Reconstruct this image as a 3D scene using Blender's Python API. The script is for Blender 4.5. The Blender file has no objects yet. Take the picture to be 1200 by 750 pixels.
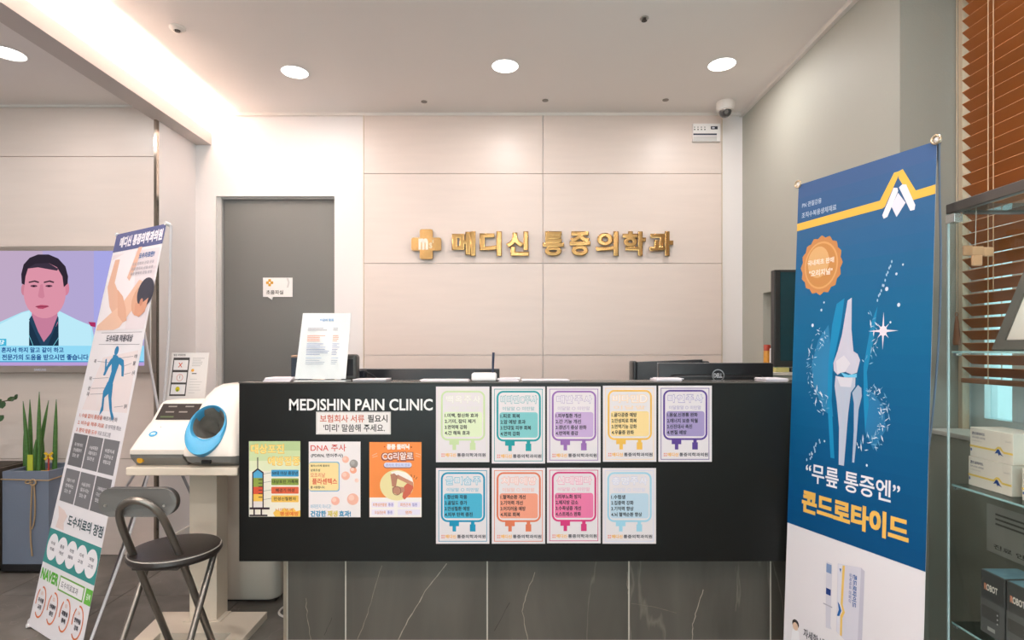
import bpy, bmesh, math, random
from mathutils import Vector, Matrix
random.seed(7)
C = bpy.context.scene.collection
sc = bpy.context.scene

# ------------------------------------------------------------------ camera, world, light, exposure
F, EYE, HZ = 650.0, 1.2, 409.0          # focal length in pixels of the 1200x750 frame, eye height, horizon row
cam_d = bpy.data.cameras.new('camera')
cam_d.sensor_width = 36.0
cam_d.lens = F * 36.0 / 1200.0
cam_d.shift_y = (HZ - 375.0) / 1200.0
cam_d.clip_start = 0.05
cam = bpy.data.objects.new('camera', cam_d)
cam.location = (0, 0, EYE)
cam.rotation_euler = (math.pi / 2, 0, 0)
C.objects.link(cam)
sc.camera = cam

sc.view_settings.view_transform = 'Standard'
sc.view_settings.look = 'None'
sc.view_settings.gamma = 1.0
sc.view_settings.use_curve_mapping = False
sc.view_settings.exposure = 0.36

world = bpy.data.worlds.new('outside')
sc.world = world
world.use_nodes = True
bg = world.node_tree.nodes['Background']
bg.inputs[0].default_value = (0.56, 0.74, 0.79, 1)
bg.inputs[1].default_value = 2.6

LAMP_W = 4.1
REAR_W = 8.5
COVE_W = 118.0
def lamp(name, loc, power, col=(1, .945, .925), size=.13, rot=(0, 0, 0), shape='DISK', sy=None, spread=math.pi):
    d = bpy.data.lights.new(name, 'AREA')
    d.shape = shape
    d.size = size
    if sy: d.size_y = sy
    d.energy = power
    d.color = col
    d.spread = spread
    o = bpy.data.objects.new(name, d)
    o.location = loc
    o.rotation_euler = rot
    C.objects.link(o)
    return o
# the cove strip above the beam shines up at the ceiling
lamp('cove_strip_light', (-2.03, 0.6, 2.577), COVE_W, (1, .86, .76), .03, (math.pi, 0, 0), 'RECTANGLE', 6.0)

# broad unseen light added behind the camera to brighten ceiling and walls
lamp('added_rear_light', (-.4, -2.56, 1.3), 27.0, (1, .87, .82), 3.6, (math.pi / 2, 0, 0), 'RECTANGLE', 2.2)

# ------------------------------------------------------------------ helpers
def lin(c):
    c = c / 255.0
    return c / 12.92 if c <= .04045 else ((c + .055) / 1.055) ** 2.4
def rgb(h):
    h = h.lstrip('#')
    return (lin(int(h[0:2], 16)), lin(int(h[2:4], 16)), lin(int(h[4:6], 16)), 1)
def P(x, y, Y):
    return Vector(((x - 600.0) / F * Y, Y, EYE - (y - HZ) / F * Y))
MATS = {}
def M(h, rough=.5, metal=0.0, var=.04, scale=6.0, bump=0.0, bscale=60.0, stretch=(1, 1, 1), coat=0.0, spec=.5):
    key = (h, rough, metal, var, scale, bump, bscale, stretch, coat, spec)
    if key in MATS: return MATS[key]
    m = bpy.data.materials.new('surface_' + h)
    m.use_nodes = True
    nt = m.node_tree
    b = nt.nodes['Principled BSDF']
    b.inputs['Roughness'].default_value = rough
    b.inputs['Metallic'].default_value = metal
    b.inputs['Coat Weight'].default_value = coat
    b.inputs['Specular IOR Level'].default_value = spec
    tc = nt.nodes.new('ShaderNodeTexCoord')
    mp = nt.nodes.new('ShaderNodeMapping')
    mp.inputs['Scale'].default_value = stretch
    nt.links.new(tc.outputs['Object'], mp.inputs[0])
    n = nt.nodes.new('ShaderNodeTexNoise')
    n.inputs['Scale'].default_value = scale
    n.inputs['Detail'].default_value = 5
    nt.links.new(mp.outputs[0], n.inputs['Vector'])
    mx = nt.nodes.new('ShaderNodeMix')
    mx.data_type = 'RGBA'
    c = rgb(h)
    mx.inputs[6].default_value = tuple(max(0, v * (1 - var)) for v in c[:3]) + (1,)
    mx.inputs[7].default_value = tuple(min(1, v * (1 + var)) for v in c[:3]) + (1,)
    nt.links.new(n.outputs[0], mx.inputs[0])
    nt.links.new(mx.outputs[2], b.inputs['Base Color'])
    if bump:
        n2 = nt.nodes.new('ShaderNodeTexNoise')
        n2.inputs['Scale'].default_value = bscale
        nt.links.new(mp.outputs[0], n2.inputs['Vector'])
        bp = nt.nodes.new('ShaderNodeBump')
        bp.inputs['Strength'].default_value = bump
        bp.inputs['Distance'].default_value = .002
        nt.links.new(n2.outputs[0], bp.inputs['Height'])
        nt.links.new(bp.outputs[0], b.inputs['Normal'])
    MATS[key] = m
    return m
def ink(h, rough=.55):
    return M(h, rough, 0, .01, 4, spec=.2)
def emit(h, s=1.0):
    key = ('emit', h, s)
    if key in MATS: return MATS[key]
    m = bpy.data.materials.new('glow_' + h)
    m.use_nodes = True
    nt = m.node_tree
    nt.nodes.clear()
    e = nt.nodes.new('ShaderNodeEmission')
    e.inputs[0].default_value = rgb(h)
    e.inputs[1].default_value = s
    o = nt.nodes.new('ShaderNodeOutputMaterial')
    nt.links.new(e.outputs[0], o.inputs[0])
    MATS[key] = m
    return m
def glass(tint='f2fbfa', refl=1.0, rough=.0):
    key = ('glass', tint, refl)
    if key in MATS: return MATS[key]
    m = bpy.data.materials.new('clear_glass')
    m.use_nodes = True
    nt = m.node_tree
    nt.nodes.clear()
    tr = nt.nodes.new('ShaderNodeBsdfTransparent')
    tr.inputs[0].default_value = rgb(tint)
    gl = nt.nodes.new('ShaderNodeBsdfGlossy')
    gl.inputs['Roughness'].default_value = rough
    fr = nt.nodes.new('ShaderNodeFresnel')
    fr.inputs[0].default_value = 1.5
    ml = nt.nodes.new('ShaderNodeMath')
    ml.operation = 'MULTIPLY'
    ml.inputs[1].default_value = refl
    ge = nt.nodes.new('ShaderNodeNewGeometry')     # a thin pane reflects once, on its outer faces
    iv = nt.nodes.new('ShaderNodeMath'); iv.operation = 'SUBTRACT'; iv.inputs[0].default_value = refl
    rf = nt.nodes.new('ShaderNodeMath'); rf.operation = 'MULTIPLY'; rf.inputs[1].default_value = refl
    nt.links.new(ge.outputs['Backfacing'], rf.inputs[0]); nt.links.new(rf.outputs[0], iv.inputs[1])
    nt.links.new(iv.outputs[0], ml.inputs[1])
    nt.links.new(fr.outputs[0], ml.inputs[0])
    mx = nt.nodes.new('ShaderNodeMixShader')
    nt.links.new(ml.outputs[0], mx.inputs[0])
    nt.links.new(tr.outputs[0], mx.inputs[1])
    nt.links.new(gl.outputs[0], mx.inputs[2])
    o = nt.nodes.new('ShaderNodeOutputMaterial')
    nt.links.new(mx.outputs[0], o.inputs[0])
    MATS[key] = m
    return m
def stone(h1, h2, hv, rough, vein=.5, scale=1.3):
    key = ('stone', h1, h2, rough)
    if key in MATS: return MATS[key]
    m = bpy.data.materials.new('stone_tile')
    m.use_nodes = True
    nt = m.node_tree
    b = nt.nodes['Principled BSDF']
    b.inputs['Roughness'].default_value = rough
    tc = nt.nodes.new('ShaderNodeTexCoord')
    oi = nt.nodes.new('ShaderNodeObjectInfo')
    ad = nt.nodes.new('ShaderNodeVectorMath'); ad.operation = 'MULTIPLY_ADD'
    cb = nt.nodes.new('ShaderNodeCombineXYZ')
    for k in range(3): nt.links.new(oi.outputs['Random'], cb.inputs[k])
    ad.inputs[1].default_value = (30, 17, 23)
    nt.links.new(cb.outputs[0], ad.inputs[0]); nt.links.new(tc.outputs['Object'], ad.inputs[2])
    mp = nt.nodes.new('ShaderNodeMapping')
    mp.inputs['Rotation'].default_value = (0, -.42, .3)
    mp.inputs['Scale'].default_value = (2.0, 2.0, .32)
    nt.links.new(ad.outputs[0], mp.inputs[0])
    n1 = nt.nodes.new('ShaderNodeTexNoise'); n1.inputs['Scale'].default_value = scale * 2.2; n1.inputs['Detail'].default_value = 9
    n1.inputs['Distortion'].default_value = .6
    n2 = nt.nodes.new('ShaderNodeTexNoise'); n2.inputs['Scale'].default_value = scale; n2.inputs['Detail'].default_value = 7
    n2.inputs['Distortion'].default_value = .25
    for n in (n1, n2): nt.links.new(mp.outputs[0], n.inputs['Vector'])
    cr = nt.nodes.new('ShaderNodeValToRGB')
    cr.color_ramp.elements[0].position = .35; cr.color_ramp.elements[0].color = rgb(h1)
    cr.color_ramp.elements[1].position = .65; cr.color_ramp.elements[1].color = rgb(h2)
    nt.links.new(n1.outputs[0], cr.inputs[0])
    vr = nt.nodes.new('ShaderNodeValToRGB')
    e = vr.color_ramp.elements
    e[0].position = .4965; e[0].color = (0, 0, 0, 1)
    e[1].position = .5; e[1].color = (vein, vein, vein, 1)
    x = e.new(.503); x.color = (0, 0, 0, 1)
    nt.links.new(n2.outputs[0], vr.inputs[0])
    mx = nt.nodes.new('ShaderNodeMix'); mx.data_type = 'RGBA'
    mx.inputs[7].default_value = rgb(hv)
    nt.links.new(vr.outputs[0], mx.inputs[0]); nt.links.new(cr.outputs[0], mx.inputs[6])
    nt.links.new(mx.outputs[2], b.inputs['Base Color'])
    MATS[key] = m
    return m

def tag(o, label=None, cat=None, group=None, kind=None):
    if label: o['label'] = label
    if cat: o['category'] = cat
    if group: o['group'] = group
    if kind: o['kind'] = kind
    return o
ORG = {}
def thing(name, label, cat, loc, group=None):
    o = bpy.data.objects.new(name, None)
    o.empty_display_size = .05
    o.location = loc
    C.objects.link(o)
    ORG[o] = Vector(loc)
    return tag(o, label, cat, group)
def link(name, me, parent=None, origin=None):
    o = bpy.data.objects.new(name, me)
    if parent is not None:
        org = ORG[parent]
        o.parent = parent
        ORG[o] = org
    else:
        org = Vector(origin) if origin is not None else Vector((0, 0, 0))
        o.location = org
        ORG[o] = org
    me.transform(Matrix.Translation(-org))
    C.objects.link(o)
    return o
class MB:
    def __init__(s): s.bm = bmesh.new()
    def box(s, x0, x1, y0, y1, z0, z1, bev=0, seg=2):
        t = bmesh.new()
        bmesh.ops.create_cube(t, size=1)
        for v in t.verts:
            v.co = Vector((x0 + (v.co.x + .5) * (x1 - x0), y0 + (v.co.y + .5) * (y1 - y0), z0 + (v.co.z + .5) * (z1 - z0)))
        if bev: bmesh.ops.bevel(t, geom=t.edges[:], offset=bev, segments=seg, affect='EDGES', profile=.5)
        return s.add(t)
    def add(s, t, mat=None):
        if mat: bmesh.ops.transform(t, matrix=mat, verts=t.verts)
        me = bpy.data.meshes.new('tmp'); t.to_mesh(me); t.free()
        s.bm.from_mesh(me); bpy.data.meshes.remove(me)
        return s
    def obox(s, c, sx, sy, sz, rot, bev=0):
        t = bmesh.new(); bmesh.ops.create_cube(t, size=1)
        for v in t.verts: v.co = Vector((v.co.x * sx, v.co.y * sy, v.co.z * sz))
        if bev: bmesh.ops.bevel(t, geom=t.edges[:], offset=bev, segments=2, affect='EDGES', profile=.5)
        return s.add(t, Matrix.Translation(c) @ rot)
    def cyl(s, a, b, r, r2=None, seg=20):
        a = Vector(a); b = Vector(b); d = b - a
        t = bmesh.new()
        bmesh.ops.create_cone(t, cap_ends=True, segments=seg, radius1=r, radius2=r if r2 is None else r2, depth=d.length)
        return s.add(t, Matrix.Translation((a + b) / 2) @ d.to_track_quat('Z', 'Y').to_matrix().to_4x4())
    def ball(s, c, r, sx=1, sy=1, sz=1, seg=16):
        t = bmesh.new(); bmesh.ops.create_uvsphere(t, u_segments=seg, v_segments=seg // 2, radius=r)
        return s.add(t, Matrix.Translation(c) @ Matrix.Diagonal((sx, sy, sz, 1)))
    def tube(s, pts, r, seg=10, closed=False, smooth=0):
        pts = [Vector(p) for p in pts]
        for _ in range(smooth):
            q = []
            n = len(pts)
            for i in range(n if closed else n - 1):
                a, b = pts[i], pts[(i + 1) % n]
                if not closed and i == 0: q.append(a)
                q += [a * .75 + b * .25, a * .25 + b * .75]
            if not closed: q.append(pts[-1])
            pts = q
        rings = []; n = len(pts); up = None
        for i, p in enumerate(pts):
            if closed: d = (pts[(i + 1) % n] - pts[i - 1]).normalized()
            else: d = (pts[min(i + 1, n - 1)] - pts[max(i - 1, 0)]).normalized()
            if up is None:
                up = d.orthogonal().normalized()
            up = (up - d * up.dot(d)).normalized()
            w = d.cross(up)
            rr = r(i / max(1, n - 1)) if callable(r) else r
            rings.append([s.bm.verts.new(p + (up * math.cos(2 * math.pi * k / seg) + w * math.sin(2 * math.pi * k / seg)) * rr) for k in range(seg)])
        m = n if closed else n - 1
        for i in range(m):
            A, B = rings[i], rings[(i + 1) % n]
            for k in range(seg):
                s.bm.faces.new((A[k], A[(k + 1) % seg], B[(k + 1) % seg], B[k]))
        if not closed:
            s.bm.faces.new(rings[0][::-1]); s.bm.faces.new(rings[-1])
        return s
    def lathe(s, prof, c=(0, 0, 0), seg=32, mat=None):
        t = bmesh.new(); rings = []
        for r, z in prof:
            if r < 1e-6: rings.append([t.verts.new((0, 0, z))])
            else: rings.append([t.verts.new((r * math.cos(2 * math.pi * k / seg), r * math.sin(2 * math.pi * k / seg), z)) for k in range(seg)])
        for A, B in zip(rings, rings[1:]):
            for k in range(seg):
                k2 = (k + 1) % seg
                q = [A[k % len(A)], A[k2 % len(A)], B[k2 % len(B)], B[k % len(B)]]
                u = []
                for v in q:
                    if v not in u: u.append(v)
                if len(u) > 2: t.faces.new(u)
        return s.add(t, Matrix.Translation(c) @ (mat or Matrix.Identity(4)))
    def prism(s, pts, thick):
        """pts: 3D polygon, thick: offset vector"""
        th = Vector(thick)
        a = [s.bm.verts.new(Vector(p)) for p in pts]
        b = [s.bm.verts.new(Vector(p) + th) for p in pts]
        n = len(a)
        s.bm.faces.new(a); s.bm.faces.new(b[::-1])
        for i in range(n): s.bm.faces.new((a[i], b[i], b[(i + 1) % n], a[(i + 1) % n]))
        return s
    def loft(s, rings):
        R = [[s.bm.verts.new(Vector(p)) for p in r] for r in rings]
        for A, B in zip(R, R[1:]):
            n = len(A)
            for k in range(n): s.bm.faces.new((A[k], A[(k + 1) % n], B[(k + 1) % n], B[k]))
        s.bm.faces.new(R[0][::-1]); s.bm.faces.new(R[-1])
        return s
    def build(s, name, mat, parent=None, origin=None, smooth=False, label=None):
        bmesh.ops.recalc_face_normals(s.bm, faces=s.bm.faces)
        me = bpy.data.meshes.new(name)
        s.bm.to_mesh(me); s.bm.free()
        if smooth:
            for p in me.polygons: p.use_smooth = True
            me.set_sharp_from_angle(angle=math.radians(38))
        me.materials.append(mat)
        o = link(name, me, parent, origin)
        if label: o['label'] = label
        return o
def struct(name, mb, mat, smooth=False):
    o = mb.build(name, mat, smooth=smooth)
    o['kind'] = 'structure'
    return o
def solo(name, mb, mat, label, cat, origin, group=None, smooth=False):
    o = mb.build(name, mat, origin=origin, smooth=smooth)
    return tag(o, label, cat, group)
def rr(x0, y0, x1, y1, r, n=5):
    pts = []
    for cx, cy, a in ((x1 - r, y0 + r, -90), (x1 - r, y1 - r, 0), (x0 + r, y1 - r, 90), (x0 + r, y0 + r, 180)):
        for k in range(n + 1):
            t = math.radians(a + 90 * k / n)
            pts.append((cx + r * math.cos(t), cy + r * math.sin(t)))
    return pts
def ell(cx, cy, rx, ry, n=24, a0=0, a1=360):
    full = (a1 - a0) == 360
    m = n if full else n + 1
    return [(cx + rx * math.cos(math.radians(a0 + (a1 - a0) * k / n)), cy + ry * math.sin(math.radians(a0 + (a1 - a0) * k / n))) for k in range(m)]
TXT = {}
keep_c = bpy.data.curves.new('keep', 'FONT'); keep_c.body = '가A'      # keeps the built-in font loaded between texts
keep_o = bpy.data.objects.new('keep', keep_c)
bpy.data.meshes.remove(bpy.data.meshes.new_from_object(keep_o))
def text_mesh(body, bold):
    if (body, bold) in TXT: return TXT[(body, bold)]
    cu = bpy.data.curves.new('t', 'FONT')
    cu.body = body; cu.offset = bold; cu.resolution_u = 3
    o = bpy.data.objects.new('t', cu); C.objects.link(o)
    me = bpy.data.meshes.new_from_object(o)
    vs = [(v.co.x, v.co.y) for v in me.vertices]
    fs = [tuple(p.vertices) for p in me.polygons]
    bpy.data.objects.remove(o); bpy.data.curves.remove(cu); bpy.data.meshes.remove(me)
    x0 = min(v[0] for v in vs); x1 = max(v[0] for v in vs); y0 = min(v[1] for v in vs); y1 = max(v[1] for v in vs)
    vs = [((x - x0) / max(1e-6, x1 - x0), 1 - (y - y0) / max(1e-6, y1 - y0)) for x, y in vs]
    TXT[(body, bold)] = (vs, fs)
    return TXT[(body, bold)]
class Print:
    """flat printed marks: coordinates go through mapf(x, y, height above the sheet in metres)"""
    def __init__(s, mapf, step=.00015, glow=None, aspect=1.0):
        s.aspect = aspect; s.f = mapf; s.v = []; s.fc = []; s.mi = []; s.mats = []; s.step = step; s.glow = glow
    def _m(s, h):
        m = emit(h, s.glow) if s.glow else ink(h)
        if m not in s.mats: s.mats.append(m)
        return s.mats.index(m)
    def poly(s, pts, h, lay=1):
        b = len(s.v)
        s.v += [s.f(x, y, lay * s.step) for x, y in pts]
        s.fc.append(tuple(range(b, b + len(pts)))); s.mi.append(s._m(h))
    def rect(s, x0, y0, x1, y1, h, lay=1): s.poly([(x0, y0), (x1, y0), (x1, y1), (x0, y1)], h, lay)
    def ring(s, outer, inner, h, lay=1, closed=True):
        b = len(s.v); n = len(outer)
        s.v += [s.f(x, y, lay * s.step) for x, y in list(outer) + list(inner)]
        for k in range(n if closed else n - 1):
            j = (k + 1) % n
            s.fc.append((b + k, b + j, b + n + j, b + n + k)); s.mi.append(s._m(h))
    def line(s, x0, y0, x1, y1, w, h, lay=1):
        dx, dy = x1 - x0, y1 - y0
        L = math.hypot(dx, dy); nx, ny = -dy / L * w / 2, dx / L * w / 2
        s.poly([(x0 + nx, y0 + ny), (x1 + nx, y1 + ny), (x1 - nx, y1 - ny), (x0 - nx, y0 - ny)], h, lay)
    def text(s, body, x0, y0, x1, y1, h, lay=4, bold=.02):
        vs, fs = text_mesh(body, min(bold, .015))
        mi = s._m(h)
        d = max(0, bold - .015) * abs(y1 - y0); e = d * s.aspect * (1 if x1 > x0 else -1)
        for k, (dx, dy) in enumerate(((0, 0),) if d == 0 else ((-e, -d), (e, -d), (e, d), (-e, d), (0, 0))):
            b = len(s.v)
            s.v += [s.f(x0 + dx + u * (x1 - x0), y0 + dy + v * (y1 - y0), (lay + .02 * k) * s.step) for u, v in vs]
            for f in fs: s.fc.append(tuple(b + i for i in f)); s.mi.append(mi)
    def build(s, name, parent=None, origin=None, label=None):
        me = bpy.data.meshes.new(name)
        me.from_pydata([tuple(v) for v in s.v], [], s.fc)
        for m in s.mats: me.materials.append(m)
        for p, i in zip(me.polygons, s.mi): p.material_index = i
        o = link(name, me, parent, origin)
        if label: o['label'] = label
        return o

# ------------------------------------------------------------------ room shell
WHITE = M('efe8e6', .55, 0, .015, 2, .15, 90)
CEIL = M('f0e9e5', .7, 0, .015, 2, .1, 120)
OLIVE = M('aeaea4', .6, 0, .02, 2, .25, 160)
PANEL = M('e2d2c9', .38, 0, .05, 3, .06, 20, (1, 1, 9))
TILE = stone('5c5650', '77716a', 'a49a90', .38, .35, 1.2)
BASE = M('3f3c3a', .8)
struct('floor', MB().box(-6.1, 2.1, -2.6, 3.9, -.12, -.008), BASE)
fl = bpy.data.objects['floor']
# floor tiles, one mesh shared
tm = MB().box(.0015, .5985, .0015, .5985, -.008, 0, .0008, 1).build('tile', TILE, fl, label=None)
first = True
for i in range(-9, 4):
    for j in range(-4, 7):
        if first: o = tm; first = False
        else:
            o = tm.copy(); C.objects.link(o)
        o.location = (i * .6 - .1, j * .6 - .3, 0)
struct('ceiling', MB().box(-2.2, 1.95, -2.6, 3.75, 2.74, 2.82), CEIL)
struct('ceiling_left', MB().box(-6.1, -2.09, -2.6, 3.6, 2.62, 2.66), CEIL)
struct('trim_1', MB().box(-2.09, -1.967, -2.6, 3.63, 2.535, 2.555).box(-2.09, -2.07, -2.6, 3.63, 2.555, 2.66)
       .box(-1.983, -1.967, -2.6, 3.63, 2.555, 2.613).box(-2.2, -2.17, -2.6, 3.63, 2.66, 2.74), M('c9beb8', .6))
YB = 3.63
DX0, DX1, DZ = -1.938, -1.162, 2.2
struct('wall_back', MB().box(-2.2, DX0, YB, YB + .16, 0, 2.74).box(DX1, 1.508, YB, YB + .16, 0, 2.74).box(DX0, DX1, YB, YB + .16, DZ, 2.74)
       .box(DX0, DX1, YB + .14, YB + .16, 0, DZ), WHITE)
wb = bpy.data.objects['wall_back']
cols = ((-.966, .2), (.202, 1.368)); rows = (0, .572, 1.160, 1.758, 2.344, 2.739)
for c in cols:
    for z0, z1 in zip(rows, rows[1:]):
        MB().box(c[0] + .0012, c[1] - .0012, YB - .014, YB, z0 + .0015, z1 - .0015, .0008, 1).build('panel', PANEL, wb)
MB().box(-.969, -.966, YB - .015, YB, 0, 2.74).build('edge_strip', M('d9c6a8', .4), wb)
MB().box(1.368, 1.371, YB - .015, YB, 0, 2.74).build('edge_strip', M('d9c6a8', .4), wb)
# left wall with the television, and its return
struct('wall_left', MB().box(-6.1, -2.12, 3.245, 3.4, 0, 2.62).box(-2.12, -2.083, 3.245, 3.25, 0, 2.535), M('d8ccbe', .6))
wl = bpy.data.objects['wall_left']
xs = (-6.1, -4.5, -2.083); zs = (0, .56, 1.14, 1.73, 2.322, 2.619)
for a, b in zip(xs, xs[1:]):
    for z0, z1 in zip(zs, zs[1:]):
        MB().box(a + .0012, b - .0012, 3.232, 3.245, z0 + .0015, z1 - .0015, .0008, 1).build('panel', PANEL, wl)
MB().box(-2.083, -2.068, 3.226, 3.25, 0, 2.535).build('metal_strip', M('b8aca0', .12, 1), wl, label='polished metal corner strip')
struct('wall_return', MB().box(-2.12, -2.07, 3.25, 3.63, 0, 2.535), WHITE)
struct('baseboard_return', MB().box(-2.07, -2.058, 3.25, 3.63, 0, .07), M('e6dfd8', .5))
struct('baseboard_back', MB().box(-2.058, DX0, 3.618, 3.63, 0, .07).box(DX1, -.97, 3.618, 3.63, 0, .07), M('e6dfd8', .5))
# right wall with a shallow niche
NY0, NY1, NZ0, NZ1 = 2.35, 3.33, 1.06, 1.535
struct('wall_right', MB().box(1.508, 1.9, NY1, 3.8, 0, 2.74).box(1.508, 1.9, 2.158, NY0, 0, 2.74).box(1.508, 1.9, NY0, NY1, 0, NZ0)
       .box(1.508, 1.9, NY0, NY1, NZ1, 2.74).box(1.66, 1.9, NY0, NY1, NZ0, NZ1), OLIVE)
struct('wall_corner', MB().box(1.509, 1.9, 2.154, 2.158, 0, 2.74), M('8f8a80', .6, 0, .02, 2, .25, 160))  # darker face: the shade on this wall end is put into its colour
struct('trim_2', MB().box(-2.0, 1.508, YB - .018, YB, 2.722, 2.74).box(1.486, 1.508, 2.154, YB, 2.716, 2.74)
       .box(-6.1, -2.09, 3.222, 3.245, 2.606, 2.62), M('eae3dd', .5))
# window wall
WX = 1.76
struct('wall_window', MB().box(WX, 1.95, -2.6, 2.154, 0, .89).box(WX, 1.95, -2.6, 2.154, 2.6, 2.74).box(WX, 1.95, -2.6, .2, .89, 2.6), OLIVE)
struct('trim_3', MB().box(1.62, WX, .2, 2.154, 0, .875), M('a8a699', .5))
struct('trim_4', MB().box(1.612, WX, .2, 2.153, .875, .893, .003), M('cfcac0', .4))
win = thing('window_1', None, None, (WX, 1.2, .89)); win['kind'] = 'structure'
FR = M('d5dcdc', .4)
MB().box(WX + .02, WX + .07, 2.09, 2.150, .94, 2.55).box(WX + .02, WX + .07, .2, .26, .94, 2.55).box(WX + .02, WX + .07, .2, 2.150, .893, .94).box(WX + .02, WX + .07, .2, 2.150, 2.55, 2.6).build('frame', FR, win)
MB().box(WX + .03, WX + .06, 1.93, 1.985, .94, 2.55).box(WX + .03, WX + .06, 1.15, 1.2, .94, 2.55).build('sash', FR, win)
MB().box(WX + .043, WX + .047, .26, 2.09, .94, 2.55).build('pane', glass('eef8f8', .6), win)
MB().box(WX - .02, 1.95, 2.1502, 2.1538, .893, 2.6).build('lit_jamb_face', FR, win)  # pale face added over the dark jamb, outside light put into its colour
MB().box(1.733, WX, 2.135, 2.1535, .893, 2.6).build('side_strip', M('cdb79c', .5), win, label='beige wooden side strip of the window')
# rest of the room, behind and beside the camera
struct('wall_rear', MB().box(-6.1, -2.2, -2.72, -2.6, 0, 2.82).box(1.4, 1.95, -2.72, -2.6, 0, 2.82).box(-2.2, 1.4, -2.72, -2.6, 2.4, 2.82).box(-2.2, 1.4, -2.72, -2.6, 0, .2), WHITE)
rw = thing('added_rear_window', None, None, (-.4, -2.66, .2)); rw['kind'] = 'structure'  # unseen glazing, added as an opening for extra light
for x_ in (-2.2, -1.0, .2, 1.34): MB().box(x_, x_ + .06, -2.7, -2.62, .2, 2.4).build('frame', M('55514d', .4), rw)
MB().box(-2.14, 1.34, -2.664, -2.658, .2, 2.4).build('pane', glass('eef8f8', .6), rw)
struct('wall_far_left', MB().box(-6.22, -6.1, -2.72, 3.4, 0, 2.7), WHITE)
# door
dr = thing('door_1', None, None, (-1.55, YB + .06, 0)); dr['kind'] = 'structure'
MB().box(DX0 + .028, DX1 - .005, YB + .045, YB + .085, .008, DZ - .012, .002).build('leaf', M('6f6f6c', .5, 0, .02, 3, .15, 200), dr)
MB().box(DX0, DX0 + .026, YB + .02, YB + .14, 0, DZ).box(DX0 + .026, DX1, YB + .03, YB + .14, DZ - .01, DZ).build('door_frame', M('c9c6c2', .5), dr)
MB().cyl((DX1 - .06, YB + .045, 1.0), (DX1 - .06, YB + .0, 1.0), .01).cyl((DX1 - .06, YB + .004, 1.0), (DX1 - .17, YB + .004, 1.0), .009).build('handle', M('c8c4be', .25, 1), dr, smooth=True)
# door sign
ds = thing('door_sign', 'small white speech-bubble sign on the grey door', 'sign', tuple(P(325, 338, YB + .043)))
YS = YB + .044
def dm(x, y, h): p = P(x, y, YS - .004); p.y -= h; return p
bub = [(308.5, 325.5), (343, 325.5), (343, 348), (320, 348), (319, 351.5), (314, 348), (308.5, 348)]
MB().prism([P(x, y, YS) for x, y in bub], (0, -.004, 0)).build('plate', ink('f4efec'), ds)
pr = Print(dm)
for a in range(4):
    cx, cy = 316 + 2.6 * math.cos(a * math.pi / 2), 331.3 + 2.6 * math.sin(a * math.pi / 2)
    pr.poly(rr(cx - 1.6, cy - 1.6, cx + 1.6, cy + 1.6, .6, 3), 'd9a040')
pr.text('초음파실', 312, 340, 332, 345, '5c564f')
pr.poly([(335.5, 326), (338, 326), (339.5, 331), (338, 337), (336, 337), (337.5, 331)], 'd8d3d0')
pr.build('print', ds)

# ------------------------------------------------------------------ ceiling fittings
def downlight(x, y, zc, label, power):
    Y = F * (zc - EYE) / (HZ - y); X = (x - 600) / F * Y
    t = thing('downlight', label, 'ceiling light', (X, Y, zc), 'round recessed ceiling downlights')
    MB().lathe([(.074, 0), (.078, -.003), (.071, -.005), (.069, -.001), (.069, 0)], (X, Y, zc)).build('trim_ring', M('f4f0ee', .4), t, smooth=True)
    MB().lathe([(0, -.0022), (.069, -.0022), (.069, -.0005), (0, -.0005)], (X, Y, zc)).build('diffuser', emit('fff8f0', 6), t)
    lamp('downlight_lamp', (X, Y, zc - .012), power)
    return t
LZ = 2.74
downlight(592, 77, LZ, 'middle one of the three round ceiling downlights in the row before the back wall', LAMP_W)
downlight(345.5, 84, LZ, 'left one of the three ceiling downlights, above the door and near the lit cove', LAMP_W)
downlight(846, 75, LZ, 'right one of the three ceiling downlights, nearest the dome camera', LAMP_W)
downlight(9, 62, 2.62, 'ceiling downlight in the lower ceiling left of the lit cove, above the television', LAMP_W)
for X, Y, Z in ((-1.2, 1.3, LZ), (0, 1.3, LZ), (1.15, 1.3, LZ), (-1.2, -.5, LZ), (0, -.5, LZ), (1.15, -.5, LZ), (-2.6, .6, 2.62), (-4.2, 2.4, 2.62), (-4.2, .6, 2.62), (-2.6, -1.2, 2.62), (0, -1.9, LZ)):
    lamp('room_lamp', (X, Y, Z - .012), REAR_W)
def ceil_at(x, y): 
    Y = F * (LZ - EYE) / (HZ - y); return (x - 600) / F * Y, Y
X, Y = ceil_at(208, 32)
t = thing('smoke_detector', 'small round white smoke detector on the ceiling beside the lit cove', 'smoke detector', (X, Y, LZ))
MB().lathe([(.033, 0), (.036, -.006), (.03, -.014), (.017, -.018), (.016, -.012), (0, -.012)], (X, Y, LZ)).build('body', M('efe6df', .5), t, smooth=True)
MB().lathe([(0, -.0125), (.013, -.0125), (.012, -.021), (0, -.023)], (X, Y, LZ)).build('sensor', M('4a3c38', .5), t, smooth=True)
X, Y = ceil_at(755, 21)
t = thing('sprinkler', 'small dark-centred ceiling sprinkler above the right half of the counter', 'sprinkler', (X, Y, LZ))
MB().lathe([(.02, 0), (.021, -.003), (.012, -.004), (.012, 0)], (X, Y, LZ)).build('ring', M('b5aca4', .5), t, smooth=True)
MB().lathe([(0, -.001), (.008, -.001), (.008, -.012), (.013, -.014), (0, -.016)], (X, Y, LZ)).build('head', M('3d332d', .5), t, smooth=True)
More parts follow.
